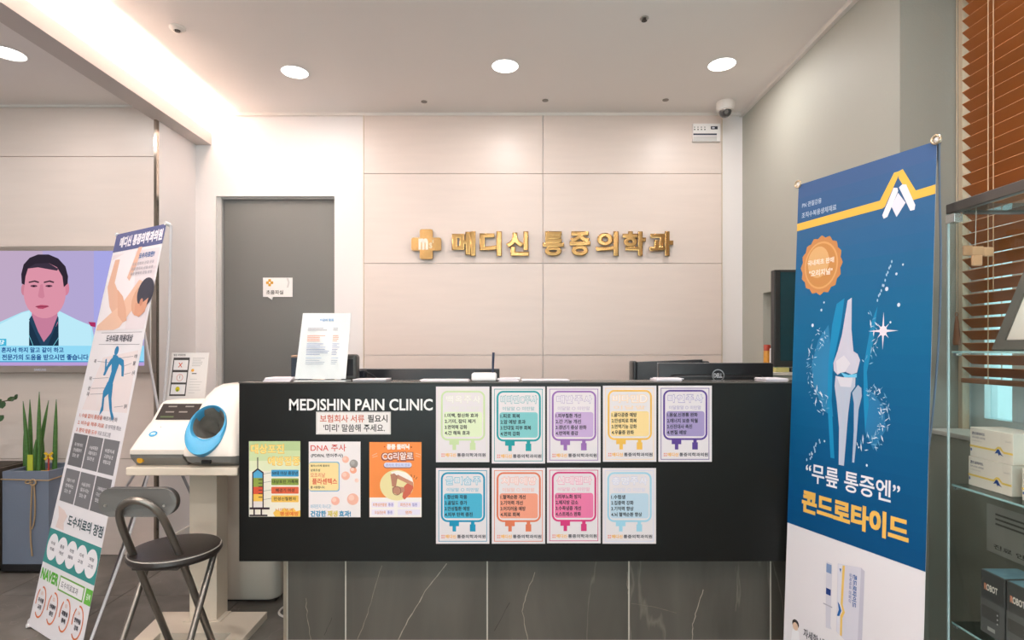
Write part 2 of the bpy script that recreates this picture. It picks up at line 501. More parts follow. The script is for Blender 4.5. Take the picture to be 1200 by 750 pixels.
for n, (x, y) in enumerate(((497, 119), (639, 117.5), (780, 117))):
    X, Y = ceil_at(x, y)
    t = thing('ceiling_cap', ('left', 'middle', 'right')[n] + ' one of three tiny grey ceiling caps just before the panelled wall', 'cap', (X, Y, LZ), 'tiny ceiling caps')
    MB().lathe([(.019, 0), (.019, -.003), (.013, -.005), (0, -.005)], (X, Y, LZ)).build('cap', M('8d837c', .5), t, smooth=True)
# dome camera
X, Y = 1.33, 3.46
t = thing('security_camera', 'white dome security camera in the ceiling corner above the white strip of wall', 'camera', (X, Y, LZ))
MB().lathe([(.053, 0), (.053, -.035), (.05, -.052), (.04, -.058), (.036, -.058), (.036, -.05), (0, -.05)], (X, Y, LZ)).build('housing', M('e9e2dd', .4), t, smooth=True)
MB().lathe([(.038, -.056), (.037, -.066), (.03, -.082), (.018, -.092), (0, -.096)], (X, Y, LZ)).build('dome', M('3b3a3c', .1, 0, .1, 30, coat=1), t, smooth=True)
MB().cyl((X - .006, Y - .031, LZ - .07), (X - .008, Y - .039, LZ - .078), .012).build('lens', M('9a9a9a', .15, .6), t, smooth=True)
# wall control panel
YQ = YB - .014
t = thing('control_panel', 'white wall control panel high on the beige wall under the dome camera', 'control panel', tuple(P(827, 156, YQ)))
a, b = P(811, 146, YQ), P(843, 167, YQ)
MB().box(a.x, b.x, YQ - .02, YQ, b.z, a.z, .003).build('case', M('efeae8', .4), t)
pr = Print(lambda x, y, h: P(x, y, YQ - .0205) + Vector((0, -h, 0)))
for k in range(4):
    pr.rect(813.3 + 4 * k, 148.5, 814.6 + 4 * k, 149.6, '8a8684'); pr.rect(813.3 + 4 * k, 151, 814.8 + 4 * k, 152.4, '55524f')
pr.rect(833, 148, 841, 151.6, '3a3a44'); pr.rect(834.5, 149, 837.5, 150.6, 'd8d8e0', 2)
pr.rect(812.5, 156.4, 840, 158.4, '4b4c5c'); pr.rect(812.5, 159.5, 840, 165, 'cfccca')
pr.build('display', t)

# ------------------------------------------------------------------ gold wall lettering
GOLD = M('bd9560', .2, 1, .05, 8)
t = thing('wall_lettering', 'raised gold clinic name with a cross emblem on the beige panelled wall', 'sign', tuple(P(636, 286, YQ)))
def letter(ch, x0, x1, y0, y1, depth=.022):
    cu = bpy.data.curves.new('t', 'FONT'); cu.body = ch; cu.offset = .012; cu.resolution_u = 4
    cu.extrude = .2; cu.bevel_depth = .042; cu.bevel_resolution = 1
    o = bpy.data.objects.new('t', cu); C.objects.link(o)
    me = bpy.data.meshes.new_from_object(o)
    bpy.data.objects.remove(o); bpy.data.curves.remove(cu)
    X0 = min(v.co.x for v in me.vertices); X1 = max(v.co.x for v in me.vertices); Y0 = min(v.co.y for v in me.vertices); Y1 = max(v.co.y for v in me.vertices)
    for v in me.vertices:
        u = (v.co.x - X0) / (X1 - X0); w_ = (v.co.y - Y0) / (Y1 - Y0); q = (v.co.z + .242) / .484
        v.co = P(x0 + u * (x1 - x0), y1 + w_ * (y0 - y1), YQ - .008 - depth * q)
    me.materials.append(GOLD); me.name = 'letter'
    return link('letter', me, t)
for ch, x0, x1 in (('메', 529.5, 557.5), ('디', 562, 588), ('신', 593, 620), ('통', 636, 661), ('증', 667.5, 692), ('의', 698, 725), ('학', 729.5, 757), ('과', 760.5, 789)):
    letter(ch, x0, x1, 271, 300)
mb = MB()
cx, cy, w, hh = 499.5, 286, 17.5, 7.6
pl = [(-w, -hh), (-hh, -hh), (-hh, -w), (hh, -w), (hh, -hh), (w, -hh), (w, hh), (hh, hh), (hh, w), (-hh, w), (-hh, hh), (-w, hh)]
pts = []
n = len(pl)
for i, (x, y) in enumerate(pl):
    a, b = pl[i - 1], pl[(i + 1) % n]
    r = 2.6 if i % 3 != 1 else .01
    da = Vector((a[0] - x, a[1] - y)).normalized() * r; db = Vector((b[0] - x, b[1] - y)).normalized() * r
    for k in range(4):
        s_ = k / 3.0
        q = Vector((x, y)) + da * (1 - s_) ** 2 + db * s_ ** 2
        pts.append((cx + q.x, cy + q.y))
mb.prism([P(x, y, YQ - .03) for x, y in pts], (0, .022, 0)).build('cross_emblem', M('94744a', .2, 1, .05, 8), t)
pr = Print(lambda x, y, h: P(x, y, YQ - .0304) + Vector((0, -h, 0)))
pr.text('m', 491, 280, 501, 292, 'f6ece0', 1, .06)
pr.text("s'", 503, 281, 508, 291, 'e8d4b8', 1, .03)
pr.build('emblem_mark', t)
# ------------------------------------------------------------------ reception counter
BLACK = M('131312', .3, 0, .1, 3, .05, 100, spec=.35)
YC = 2.145
ZT = EYE - 38.5 / F * YC        # top of the counter
ZB = EYE - 249 / F * YC
XL, XR = P(280, 0, YC).x, 1.30
t = thing('reception_counter', 'long black reception counter on a grey stone-tiled plinth', 'counter', (.12, 2.4, 0))
MB().box(XL, XR, YC, 2.275, ZB, ZT - .006, .002).build('front_panel', BLACK, t)
MB().box(XL - .002, XR, YC - .002, 2.29, ZT - .006, ZT, .002).build('ledge', M('5a5753', .2), t)
MB().box(-.925, XR, 2.31, 2.36, 0, ZB + .02).build('plinth', M('4a4744', .6), t)
PST = stone('4f4a44', '6c665e', 'c0b5a6', .42, .18, .75)
px = [336.5, 405, 571, 737, 903]
tx = [P(x, 0, 2.28).x for x in px] + [XR]
for a, b in zip(tx, tx[1:]):
    MB().box(a + .0025, b - .0025, 2.28, 2.31, .004, ZB, .001, 1).build('tile', PST, t)
MB().box(tx[0] - .004, XR, 2.2806, 2.309, 0, ZB).build('grout', M('cfc6ba', .7), t, label='pale joint filler between the stone tiles')
MB().box(tx[0] - .014, tx[0] - .001, 2.276, 2.36, 0, ZB).build('corner_strip', M('b5a898', .35, .6), t, label='thin metal corner strip')
MB().box(-.90, 1.2, 2.292, 2.80, .70, .73, .003).build('desk_top', M('b9b2a8', .4), t)
for x_ in (-.90, 1.17): MB().box(x_, x_ + .03, 2.36, 2.79, 0, .70).build('side_panel', M('4a4744', .5), t)
def cmap(Y0):
    return lambda x, y, h: P(x, y, Y0) + Vector((0, -h, 0))
rv_ = random.Random(5)
def vein(pts, w, c):
    vn = Print(cmap(2.28), .0002)
    q = []
    for (x0, y0), (x1, y1) in zip(pts, pts[1:]):
        for k in range(5): q.append((x0 + (x1 - x0) * k / 5 + rv_.uniform(-1.6, 1.6), y0 + (y1 - y0) * k / 5))
    q.append(pts[-1])
    q = [(320 + x / 1.967, 640 + y / 1.967) for x, y in q]
    for a, b in zip(q, q[1:]): vn.line(a[0], a[1], b[0], b[1] + .1, w * rv_.uniform(.6, 1.2), c)
    vn.build('vein', t)
for pts, w, c in (([(400, 40), (360, 90), (320, 155), (285, 222), (240, 300)], 1.0, 'b5aa9c'), ([(250, 45), (232, 110), (215, 165), (192, 222), (180, 300)], .7, '9c9184'),
                  ([(75, 120), (80, 170), (87, 222), (84, 300)], .7, 'a3988a'), ([(605, 60), (583, 110), (575, 150), (587, 222), (600, 300)], .9, 'ab9f91'),
                  ([(992, 100), (975, 150), (968, 180), (966, 222), (958, 300)], .9, 'b0a598'), ([(545, 130), (510, 195)], .6, '45403a'), ([(826, 132), (880, 140), (930, 154)], .4, '8f8578'),
                  ([(1072, 90), (1066, 150)], .5, '8f8578'), ([(135, 165), (118, 205)], .5, '45403a'), ([(815, 60), (818, 110)], .7, 'a3988a')):
    vein(pts, w, c)
pr = Print(cmap(YC), .0004)
pr.text('MEDISHIN PAIN CLINIC', 339, 467.5, 507, 481, 'f2eeec', 1, .022)
pr.build('lettering', t, label='white block lettering reading MEDISHIN PAIN CLINIC')

def sheet(name, label, cat, x0, y0, x1, y1, col, group=None, Y0=YC, th=.0016):
    a, b = P(x0, y0, Y0), P(x1, y1, Y0)
    o = solo(name, MB().box(a.x, b.x, Y0 - th, Y0 - .0002, b.z, a.z), ink(col, .5), label, cat, ((a.x + b.x) / 2, Y0, b.z), group)
    return o, Print(cmap(Y0 - th))

IV = [
 (511, 453, 573.5, 541.5, 'c9dba8', 'dde8c4', 'e2dfd4', '백옥주사', '고용량 ○ 저용량', ('1.미백, 항산화 효과', '2.기미, 잡티 제거', '3.면역력 강화', '4.간 해독 효과'), 'pale green'),
 (576.3, 453, 638.8, 543, '2b9ba0', '82c4c6', '8fb5bb', '비타민C주사', '이달말 ○ 미만말', ('1.피로 회복', '2.암 예방 효과', '3.인대및 피부 회복', '4.면역 강화'), 'teal'),
 (641, 453, 703.8, 542, '9a6fb0', 'c6aad2', 'c3b4cb', '태반주사', '이달말 ○ 미만말', ('1.피부질환 개선', '2.간 기능 개선', '3.갱년기 증상 완화', '4.면역력 증강'), 'light violet'),
 (706.5, 452, 769, 541, 'f0bd5a', 'f4d79a', 'f5d5b0', '비타민D', '이달말', ('1.골다공증 예방', '2.만성피로 회복', '3.면역기능 강화', '4.우울증 완화'), 'yellow'),
 (771.5, 452, 834, 541, '5f4590', 'a596c2', 'b5aac8', '마인주사', '이달말말 ○ 미만말', ('1.몸살,신경통 완화', '2.에너지 보충 탁월', '3.신진대사 촉진', '4.변질 예방'), 'dark purple'),
 (511, 548.5, 573.5, 637, '2191b5', '4fb1cf', '80bcd2', '글미슘주', '이달말 ○ 미만말', ('1.항산화 작용', '2.골밀도 증가', '3.만성질환 예방', '4.피부 탄력 증진'), 'blue'),
 (576.3, 548.5, 638.8, 637, 'e07c5a', 'ee9e84', 'eebbb0', '치매예방', '이달말 ○ 미만말', ('1.혈액순환 개선', '2.기억력 개선', '3.어지러움 예방', '4.피로 회복'), 'orange'),
 (641, 548, 703.8, 636.5, 'd23f7a', 'e67ba4', 'e8a9bf', '신데렐라', '이달말 ○ 미만말', ('1.피부노화 방지', '2.체지방 감소', '3.수족냉증 개선', '4.스트레스 완화'), 'pink'),
 (706, 548.5, 768.7, 637, '9fcfe2', 'bcd3e2', 'd3d3e6', '총명주사', '이달말 ○ 미만말', ('1.수험생', '2.집중력 강화', '3.기억력 향상', '4.뇌 혈액순환 향상'), 'sky blue')]
for n, (x0, y0, x1, y1, c, cl, ct, title, sub, lines, cn) in enumerate(IV):
    row = 'upper' if n < 5 else 'lower'
    o, p = sheet('poster', '%s drip-bag poster in the %s row on the black counter' % (cn, row), 'poster', x0, y0, x1, y1, 'e4dcde', 'drip-bag posters on the counter')
    w, h = x1 - x0, y1 - y0
    X = lambda u: x0 + u * w
    Yy = lambda v: y0 + v * h
    def R(u0, v0, u1, v1, col, lay=1): p.rect(X(u0), Yy(v0), X(u1), Yy(v1), col, lay)
    fr_ = c if n not in (0, 3, 8) else ct
    e = .008
    for q in ((.045, .03, .955, .03 + e), (.045, .965, .955, .965 + e), (.045, .03, .045 + e * 1.4, .965), (.955 - e * 1.4, .03, .955, .965)): R(*q, fr_)
    p.ring(rr(X(.09), Yy(.055), X(.92), Yy(.715), 8, 6), rr(X(.125), Yy(.078), X(.885), Yy(.69), 5.8, 6), c)
    p.poly(rr(X(.145), Yy(.335), X(.865), Yy(.665), 3, 4), cl)
    R(.25, .715, .43, .77, c); R(.31, .77, .375, .84, c)
    R(.655, .71, .72, .75, c, 1.5); R(.635, .745, .74, .84, c)
    tx0, tx1 = (.17, .85)
    m = len(title); sp = m == 4
    if sp:
        cw = (tx1 - tx0) / 4
        for k, ch in enumerate(title):
            a0, a1 = X(tx0 + cw * k + .015), X(tx0 + cw * (k + 1) - .02)
            p.text(ch, a0 - .3, Yy(.115), a1 + .3, Yy(.222), ct, 2, .05)
            p.text(ch, a0 + .2, Yy(.122), a1 - .2, Yy(.215), 'f3eded', 3, .0)
    else:
        p.text(title, X(tx0), Yy(.115), X(tx1), Yy(.222), ct, 2, .05)
        p.text(title, X(tx0) + .3, Yy(.122), X(tx1) - .3, Yy(.215), 'f3eded', 3, .0)
    p.text(sub, X(.2), Yy(.262), X(.8), Yy(.312), ct, 2, .012)
    for k, s_ in enumerate(lines):
        wid = min(.69, .052 * len(s_) + .03 * 0)
        p.text(s_, X(.165), Yy(.355 + .077 * k), X(.165 + wid), Yy(.355 + .077 * k + .056), '2f3138', 2, .028)
    for a, b in ((.1, .885), (.135, .885), (.1, .912), (.135, .912)): R(a, b, a + .025, b + .018, 'e79a8c')
    p.text('메디신', X(.175), Yy(.882), X(.375), Yy(.93), 'f2b65a', 1, .04)
    p.text('통증의학과의원', X(.395), Yy(.882), X(.93), Yy(.93), '4a4850', 1, .03)
    p.build('print', o)

# written notice
o, p = sheet('notice_sheet', 'small white two-line notice taped under the white clinic name', 'notice', 370.5, 482.5, 458, 509, 'd9d3cf')
p.rect(372, 484, 456.5, 507.5, 'ece5e2')
p.text('보험회사 서류', 375, 486, 427, 495, 'c9705e', 2, .02)
p.text('필요시', 431, 486, 454, 495, '3a3836', 2, .02)
p.text("'미리' 말씀해 주세요.", 379, 497, 451, 506, '3a3836', 2, .015)
p.build('print', o)
# shingles vaccine poster
x0, y0 = 292, 517
o, p = sheet('poster', 'green and cream vaccination poster with a large syringe, left on the counter', 'poster', 292, 517, 352, 605.3, 'eee6d6', 'three health posters on the counter')
p.rect(292, 517, 352, 528, 'b7cb96'); p.rect(292, 528, 352, 540, 'cbd8a8'); p.rect(292, 540, 352, 552, 'dfe2bf')
p.text('대상포진', 294, 520.5, 333, 531.5, 'e8b95c', 2, .045); p.text('대상포진', 294.6, 521, 332.5, 531, 'f8e08c', 3, .01)
p.text('예방접종', 314, 535, 351.5, 545.5, 'e8b95c', 2, .045); p.text('예방접종', 314.6, 535.5, 351, 545, 'f8e08c', 3, .01)
DK = '3d2c33'
p.line(302, 536, 302, 550, 1.2, DK, 2)
p.poly([(302, 548.5), (309, 553.5), (309, 595.5), (295.5, 595.5), (295.5, 553.5)], DK, 2)
p.poly([(302, 550.5), (307.6, 554.5), (307.6, 560), (297, 560), (297, 554.5)], '57a8d2', 3)
for k, c in enumerate(('8ea048', 'd8553a', 'efc055')): p.rect(297, 560 + [0, 10.5, 19][k], 307.6, 560 + [10.5, 19, 27.5][k], c, 3)
p.rect(297, 587.5, 307.6, 594.5, 'eee0dc', 3)
for k in range(6): p.rect(303, 561.5 + k * 4.1, 307.4, 562.5 + k * 4.1, DK, 4)
p.rect(292.5, 594.5, 316, 597, DK, 3); p.rect(292.5, 603, 313.5, 605, DK, 3)
p.rect(297, 597, 298.8, 603, DK, 3); p.rect(305.4, 597, 307.2, 603, DK, 3)
for k, (c, s_) in enumerate((('4a9cc8', '50대 이상 중장년'), ('8ea048', '대상포진 가족력'), ('dc6444', '폐경기 여성'), ('efc05c', '만성신질환자'))):
    yy = 550.5 + k * 10
    p.poly(rr(318, yy, 350, yy + 8, 1, 3), c, 2)
    ww = 15 - (0, 0, 4, 2)[k]
    p.text(s_, 334 - ww, yy + 1.8, 334 + ww, yy + 6, '33302c', 3, .02)
    p.line(308.5, yy + 5, 318, yy + 3.5, .4, '6a6460', 2)
p.poly(ell(336, 601, 15, 7)[:], 'f4c35c', 1.4) if False else p.poly([(322, 605.3), (320, 601), (324, 597), (329, 599), (333, 595), (338, 598), (344, 595), (347, 599), (352, 598), (352, 605.3)], 'f4c35c', 2)
p.text('나의 면역', 323, 595.5, 343, 599, 'd98a4a', 3, .02)
p.text('평생예방', 328, 599.5, 350, 604.5, 'e2703c', 3, .03)
p.build('print', o)
# DNA poster
o, p = sheet('poster', 'white and pink injection poster with peach bubbles, middle of three beside the drip-bag posters', 'poster', 362, 517.5, 422.5, 606, 'f1e7e6', 'three health posters on the counter')
p.text('DNA 주사', 364, 520.5, 405.5, 529, 'd9584e', 2, .008)
p.text('(PDRN, 연어주사)', 364.5, 531.5, 402, 536.5, '3c3a3c', 2, .02)
p.poly(rr(362.2, 541, 398, 576, 3, 4), '7fb0cf', 1); p.poly(rr(362.2, 542.2, 396.8, 574.8, 2.4, 4), 'f5dca0', 2)
p.text('엘라스타제 플로리', 364, 544.5, 386, 547, '4a443c', 3, .02)
p.text('상호조성', 364, 549.5, 375, 552.5, '4a443c', 3, .02)
p.text('모조리날', 364, 554, 381, 559.5, 'df7a62', 3, .01)
p.text('플라센텍스', 366, 560.5, 395, 567.5, 'df5f4a', 3, .025)
p.text('를 사용합니다.', 364, 569.5, 381, 572.5, '4a443c', 3, .02)
for cx, cy, r, c in ((405, 538.5, 4, 'f3b9a4'), (414.5, 543.5, 5, 'a39b96'), (414, 551, 4, 'f1a88c'), (405, 557.5, 5, 'f3b9a4'), (393, 587, 5, 'f3b4a2'), (413.5, 585, 6.8, 'f3b9a4'), (418, 563, 2.5, 'f6d6c8')):
    p.poly(ell(cx, cy, r, r, 20), c, 1); p.poly(ell(cx - r * .25, cy - r * .25, r * .5, r * .5, 14), 'f7cdbd' if c != 'a39b96' else 'b8b0aa', 2)
p.text('바라만지 마시고!', 364, 591, 388, 596, '8fb6d0', 2, .008)
p.text('건강한', 364, 598.5, 382, 605.5, '3f8fb8', 2, .04); p.text('재생', 384, 598.5, 395.5, 605.5, 'd8c25c', 2, .04); p.text('효과!', 397.5, 598.5, 411, 605.5, '3f8fb8', 2, .04)
p.build('print', o)
# CG poster
o, p = sheet('poster', 'orange injection poster with a round picture of an aching arm, left of the drip-bag posters', 'poster', 433, 518, 494, 606, 'f08f4e', 'three health posters on the counter')
p.rect(433, 583, 494, 606, 'f4ece9')
p.text('통증 클리닉', 453.5, 520.5, 479.5, 526.5, 'fbeee6', 2, .06)
p.text('CG리알로', 447.5, 529.8, 484.5, 540, '8e5048', 2, .09); p.text('CG리알로', 448, 530, 484, 539, 'f6ded6', 3, .03)
p.poly(rr(449.5, 542.3, 482.5, 548.6, 3, 4), '8a6a74', 1); p.poly(rr(450, 542, 482.5, 547.5, 2.7, 4), 'd3d6ec', 2)
p.text('환자의 주도의 진료', 452, 543.2, 480.5, 546.5, '8f96c8', 3, .01)
p.poly(ell(465, 568.5, 19.8, 18, 36), 'e9dba4', 2)
p.poly([(458, 553.2), (466, 551.5), (476, 554), (483, 560), (484.7, 567), (470, 560), (461, 558)], 'f1ebe4', 3)
p.poly([(457.5, 556), (462, 554.5), (466, 558), (464, 571), (459.5, 570)], 'b9836c', 4)
p.poly([(466, 556), (484, 565), (484, 569.5), (464, 560)], 'c98f76', 4)
p.poly([(484.2, 566), (484.4, 572), (481, 579), (474, 585.5), (471.5, 582.5), (473.5, 570), (477, 566.5)], 'cf6a56', 3)
p.poly([(474, 571), (474, 576), (466, 580), (460, 577), (459.5, 571.5), (464, 570)], 'c08a72', 4)
p.ring(ell(465, 575, 5.2, 5.4), ell(465, 575, 4.4, 4.6), '8e6a5c', 5)
for a, b in ((435.5, 588), (466, 588), (435.5, 597), (466, 597)):
    p.poly(rr(a, b, a + 26.5, b + 6.6, 1, 3), 'ece2f0', 1.6)
p.text('퇴행성관절염', 437, 589.5, 453, 593.4, 'e09a70', 2, .02); p.text('통증', 455, 589.5, 461, 593.4, '9a90c8', 2, .02)
p.text('회전근개', 469, 589.5, 481, 593.4, 'e09a70', 2, .02); p.text('질환', 483, 589.5, 489, 593.4, '9a90c8', 2, .02)
p.text('오십견손목', 439, 598.5, 452, 602.4, 'e09a70', 2, .02); p.text('통증', 454, 598.5, 460, 602.4, '9a90c8', 2, .02)
p.text('염좌', 475, 598.5, 483, 602.4, 'e09a70', 2, .02)
for a, b, c_, d in ((436, 534, 442, 531), (436.5, 536, 442.5, 534), (487, 531, 493, 533), (487, 534, 492, 535.5)): p.line(a, b, c_, d, .7, 'e6b89c', 2)
for a, b, c_, d in ((482.5, 559, 481.8, 556), (485, 560, 485.8, 557), (487.2, 561.5, 489, 559)): p.line(a, b, c_, d, .6, '5c3a34', 2)
p.poly(ell(450.6, 523.5, .8, .8, 8), 'c0432f', 2); p.poly(ell(482, 524, .8, .8, 8), '7c2f24', 2)
p.build('print', o)

# ------------------------------------------------------------------ things on the counter ledge
# acrylic stand with a price list
t = thing('price_list_stand', 'upright acrylic stand with a white price list at the left end of the black counter', 'sign stand', tuple(P(378, 447, 2.16)))
def q4(pts, Y0, Y1, k=.0):
    return [P(x, y, Y0 if y > 400 else Y1) for x, y in pts]
sq = [(345.5, 444), (405, 444), (411.5, 367), (355, 367)]
YA, YT = 2.165, 2.215
S = [P(x, y, YA if y > 400 else YT) for x, y in sq]
MB().prism(S, (0, .003, 0)).build('sheet', ink('f3efef'), t)
MB().prism([p_ + Vector((0, -.004, 0)) for p_ in S], (0, .0025, 0)).build('acrylic_front', glass('fafcfc', .6), t)
MB().box(S[0].x - .002, S[1].x + .002, 2.158, 2.24, ZT, ZT + .004, .001).build('foot', M('dfe0e0', .15), t)
def smap(x, y, h):
    yy = (444 - y) / 77.0
    return P(x, y, YA + (YT - YA) * yy) + Vector((0, -h - .0048, 0))
pr = Print(smap, .0002)
pr.text('비급여 항목', 375.5, 373.5, 391.5, 376.5, '5a9bd0', 1, .02)
for i, (yy, c, n_) in enumerate(((384.5, '9a95a0', 2), (393, 'eb9d80', 4), (402.5, 'a8b2cf', 3), (409, '9aa0bc', 4), (419, 'a8b8d0', 1), (422, 'b0b4c0', 3))):
    for k in range(n_):
        y_ = yy + k * 2.0
        sh = (444 - y_) * 0.075
        pr.rect(357 + sh, y_, 357 + sh + random.uniform(14, 27), y_ + .75, c)
        pr.rect(387 + sh * .9, y_, 387 + sh * .9 + random.uniform(5, 9), y_ + .75, c)
pr.build('print', t)
def paper(label, x0, x1, yt, yd, n, Y1=2.27, cat='papers'):
    Y0 = 2.16
    a = P(x0, 0, Y0).x; b = P(x1, 0, Y0).x
    mb = MB(); z = ZT
    for k in range(n):
        dx = random.uniform(-.006, .006)
        mb.box(a + dx, b + dx, Y0 + random.uniform(0, .012), Y1 - random.uniform(0, .012), z, z + .0028, .0004, 1); z += .003
    return solo('paper_stack', mb, ink('e4dde2'), label, cat, ((a + b) / 2, (Y0 + Y1) / 2, ZT), 'loose papers on the counter ledge')
paper('loose white papers on the ledge left of the price list stand', 309, 341, 441, 446, 5)
paper('loose white papers on the ledge just right of the price list stand', 413, 452, 441, 446, 3)
paper('flat white sheet on the ledge left of the white pen holder', 492, 548, 443, 446, 2)
paper('white sheets on the ledge just right of the white pen holder', 584, 608, 441, 446, 4)
paper('low white sheets on the ledge above the second drip-bag poster', 612, 668, 443, 446, 2)
paper('white papers on the ledge in front of the round-emblem monitor', 771, 801, 441, 446, 4)
paper('white papers on the ledge beside the blue banner', 899, 925, 441, 446, 4)
# black holder with a brown top, left behind the stand
t = thing('tissue_holder', 'small black box with a brown top partly hidden by the price list stand', 'box', tuple(P(352, 445, 2.25)))
a, b = P(342.5, 417, 2.25), P(362, 445, 2.25)
MB().box(a.x, b.x, 2.235, 2.288, ZT, a.z - .006, .004).build('body', M('1d2836', .4), t)
MB().box(a.x, b.x - .01, 2.237, 2.286, a.z - .006, a.z + .003, .002).build('top', M('9a7b66', .5), t, label='brown top')
t = thing('card_terminal', 'dark grey rounded card terminal standing right behind the price list stand', 'card terminal', tuple(P(408, 445, 2.25)))
a, b = P(400, 415, 2.25), P(419.5, 444, 2.25)
MB().box(a.x, b.x, 2.225, 2.285, ZT, a.z, .014, 4).build('body', M('474644', .35), t, smooth=True)
MB().box(a.x + .015, b.x - .012, 2.2225, 2.2255, ZT + .02, a.z - .02, .001).build('face', M('26282c', .2), t)
# pen holder
t = thing('pen_holder', 'white rounded pen holder with an upright dark pen on the ledge', 'pen holder', tuple(P(567, 446, 2.2)))
a, b = P(553, 437, 2.2), P(582, 446, 2.2)
MB().box(a.x, b.x, 2.17, 2.235, ZT, a.z + .001, .009, 4).build('base', M('f1ecec', .3), t, smooth=True)
MB().tube([P(577.5, 437, 2.21), P(577.8, 425, 2.21), P(578.3, 413, 2.21)], lambda s_: .0035 + .0015 * (s_ > .4)).build('pen', M('222b48', .3), t, smooth=True, label='dark blue pen')
# signature pad cable box (dark)
# ------------------------------------------------------------------ monitors and chair behind the counter
def monitor(name, label, x0, x1, yt, Y0, hgt, back=True, tilt=0.0, skew=0.0):
    a, b = P(x0, yt, Y0), P(x1, yt, Y0)
    cx = (a.x + b.x) / 2
    t = thing(name, label, 'monitor', (cx, Y0 + .06, .73))
    zt = a.z; zb = zt - hgt
    mb = MB().box(a.x, b.x, Y0, Y0 + .022, zb, zt, .005)
    mb.build('housing', M('1b1d22', .3), t, smooth=True)
    MB().box(a.x + .05, b.x - .05, Y0 - .018, Y0 + .002, zb + .04, zt - .05, .012, 3).build('rear_bulge', M('15171b', .35), t, smooth=True)
    MB().box(a.x - .001, b.x + .001, Y0 + .018, Y0 + .026, zb - .001, zt + .001, .002).build('bezel', M('8c8c90', .3, .7), t, label='silver edge bezel')
    MB().box(a.x + .012, b.x - .012, Y0 + .0255, Y0 + .0275, zb + .012, zt - .012).build('screen', M('202a38', .15), t)
    MB().box(cx - .03, cx + .03, Y0 - .045, Y0 - .015, .735, zt - hgt * .55, .006).build('stand_neck', M('26272b', .35), t)
    MB().box(cx - .12, cx + .12, Y0 - .09, Y0 + .1, .7305, .744, .004).build('stand_foot', M('26272b', .35), t)
    return t, zt, zb
t, zt, zb = monitor('monitor', 'black monitor with a round emblem on its back, in front of the chair', 772, 906.5, 425.5, 2.44, .33)
c = P(841.5, 440, 2.42)
MB().lathe([(.0235, -.002), (.0235, .001), (.027, .001), (.027, -.002), (.0235, -.002)], (c.x, 2.419, c.z), 32, Matrix.Rotation(math.pi / 2, 4, 'X')).build('emblem_ring', M('b9b9bd', .3, .8), t)
pr = Print(lambda x, y, h: P(x, y, 2.4215) + Vector((0, -h, 0)))
pr.text('DELL', 836.5, 437.5, 846.5, 442.5, 'c8c8cc', 2, .03)
pr.build('emblem_text', t)
t, zt, zb = monitor('monitor', 'wide black monitor behind the counter between price list stand and pen holder', 420, 585, 432.3, 2.44, .35)
pr = Print(lambda x, y, h: P(x, y, 2.4205) + Vector((0, -h, 0)))
t = thing('cable', 'black cable arching over the ledge right of the card terminal', 'cable', tuple(P(423, 440, 2.33)))
a = P(421, 434, 2.33)
MB().tube([P(419, 446, 2.33), P(422, 437, 2.33), P(430, 436, 2.34), P(440, 442, 2.35), P(446, 449, 2.36), P(450, 500, 2.37) , P(450, 540, 2.38)], .0035, 8, smooth=2).build('cord', M('17181c', .5), t, smooth=True)
MB().box(P(419.5, 0, 2.33).x, P(428, 0, 2.33).x, 2.32, 2.36, .735, a.z, .003).build('adapter', M('1a1f2c', .4), t, label='dark blue-black upright adapter')
# office chair
t = thing('office_chair', 'black leather office chair against the beige wall behind the counter', 'chair', (.86, 2.98, 0))
LE = M('34383c', .35, 0, .1, 10, .3, 120)
mb = MB()
rings = []
for z, hw, d in ((.62, .19, .0), (.8, .205, .01), (1.0, .205, .02), (1.1, .2, .035), (1.135, .19, .04)):
    rings.append([(.86 + x, 3.03 + d + y, z + (.008 * (x / .2) if z > 1.05 else 0)) for x, y in rr(-hw, -.035, hw, .035, .03, 4)])
mb.loft(rings).build('backrest', LE, t, smooth=True)
for sx in (-1, 1):
    MB().box(.86 + sx * .195 - .012, .86 + sx * .195 + .012, 2.99, 3.1, .66, 1.135, .01, 3).build('side_wing', M('24272b', .3), t, smooth=True)
    MB().tube([(.86 + sx * .225, 2.88, .5), (.86 + sx * .25, 2.86, .66), (.86 + sx * .25, 2.98, .67), (.86 + sx * .2, 3.03, .66)], .014, smooth=2).build('armrest', M('1c1d1f', .4), t, smooth=True)
MB().box(.63, 1.09, 2.83, 3.16, .44, .52, .035, 4).build('seat', LE, t, smooth=True)
MB().cyl((.86, 2.99, .08), (.86, 2.99, .44), .028).build('gas_post', M('303236', .3, .5), t, smooth=True)
for k in range(5):
    a = k * 2 * math.pi / 5 + .3
    MB().tube([(.86, 2.99, .1), (.86 + .28 * math.cos(a), 2.99 + .28 * math.sin(a), .07)], .016).build('foot_arm', M('222326', .4), t, smooth=True)
    MB().cyl((.86 + .27 * math.cos(a), 2.99 + .27 * math.sin(a) - .012, .0275), (.86 + .27 * math.cos(a), 2.99 + .27 * math.sin(a) + .012, .0275), .0275).build('castor', M('151515', .4), t, smooth=True)
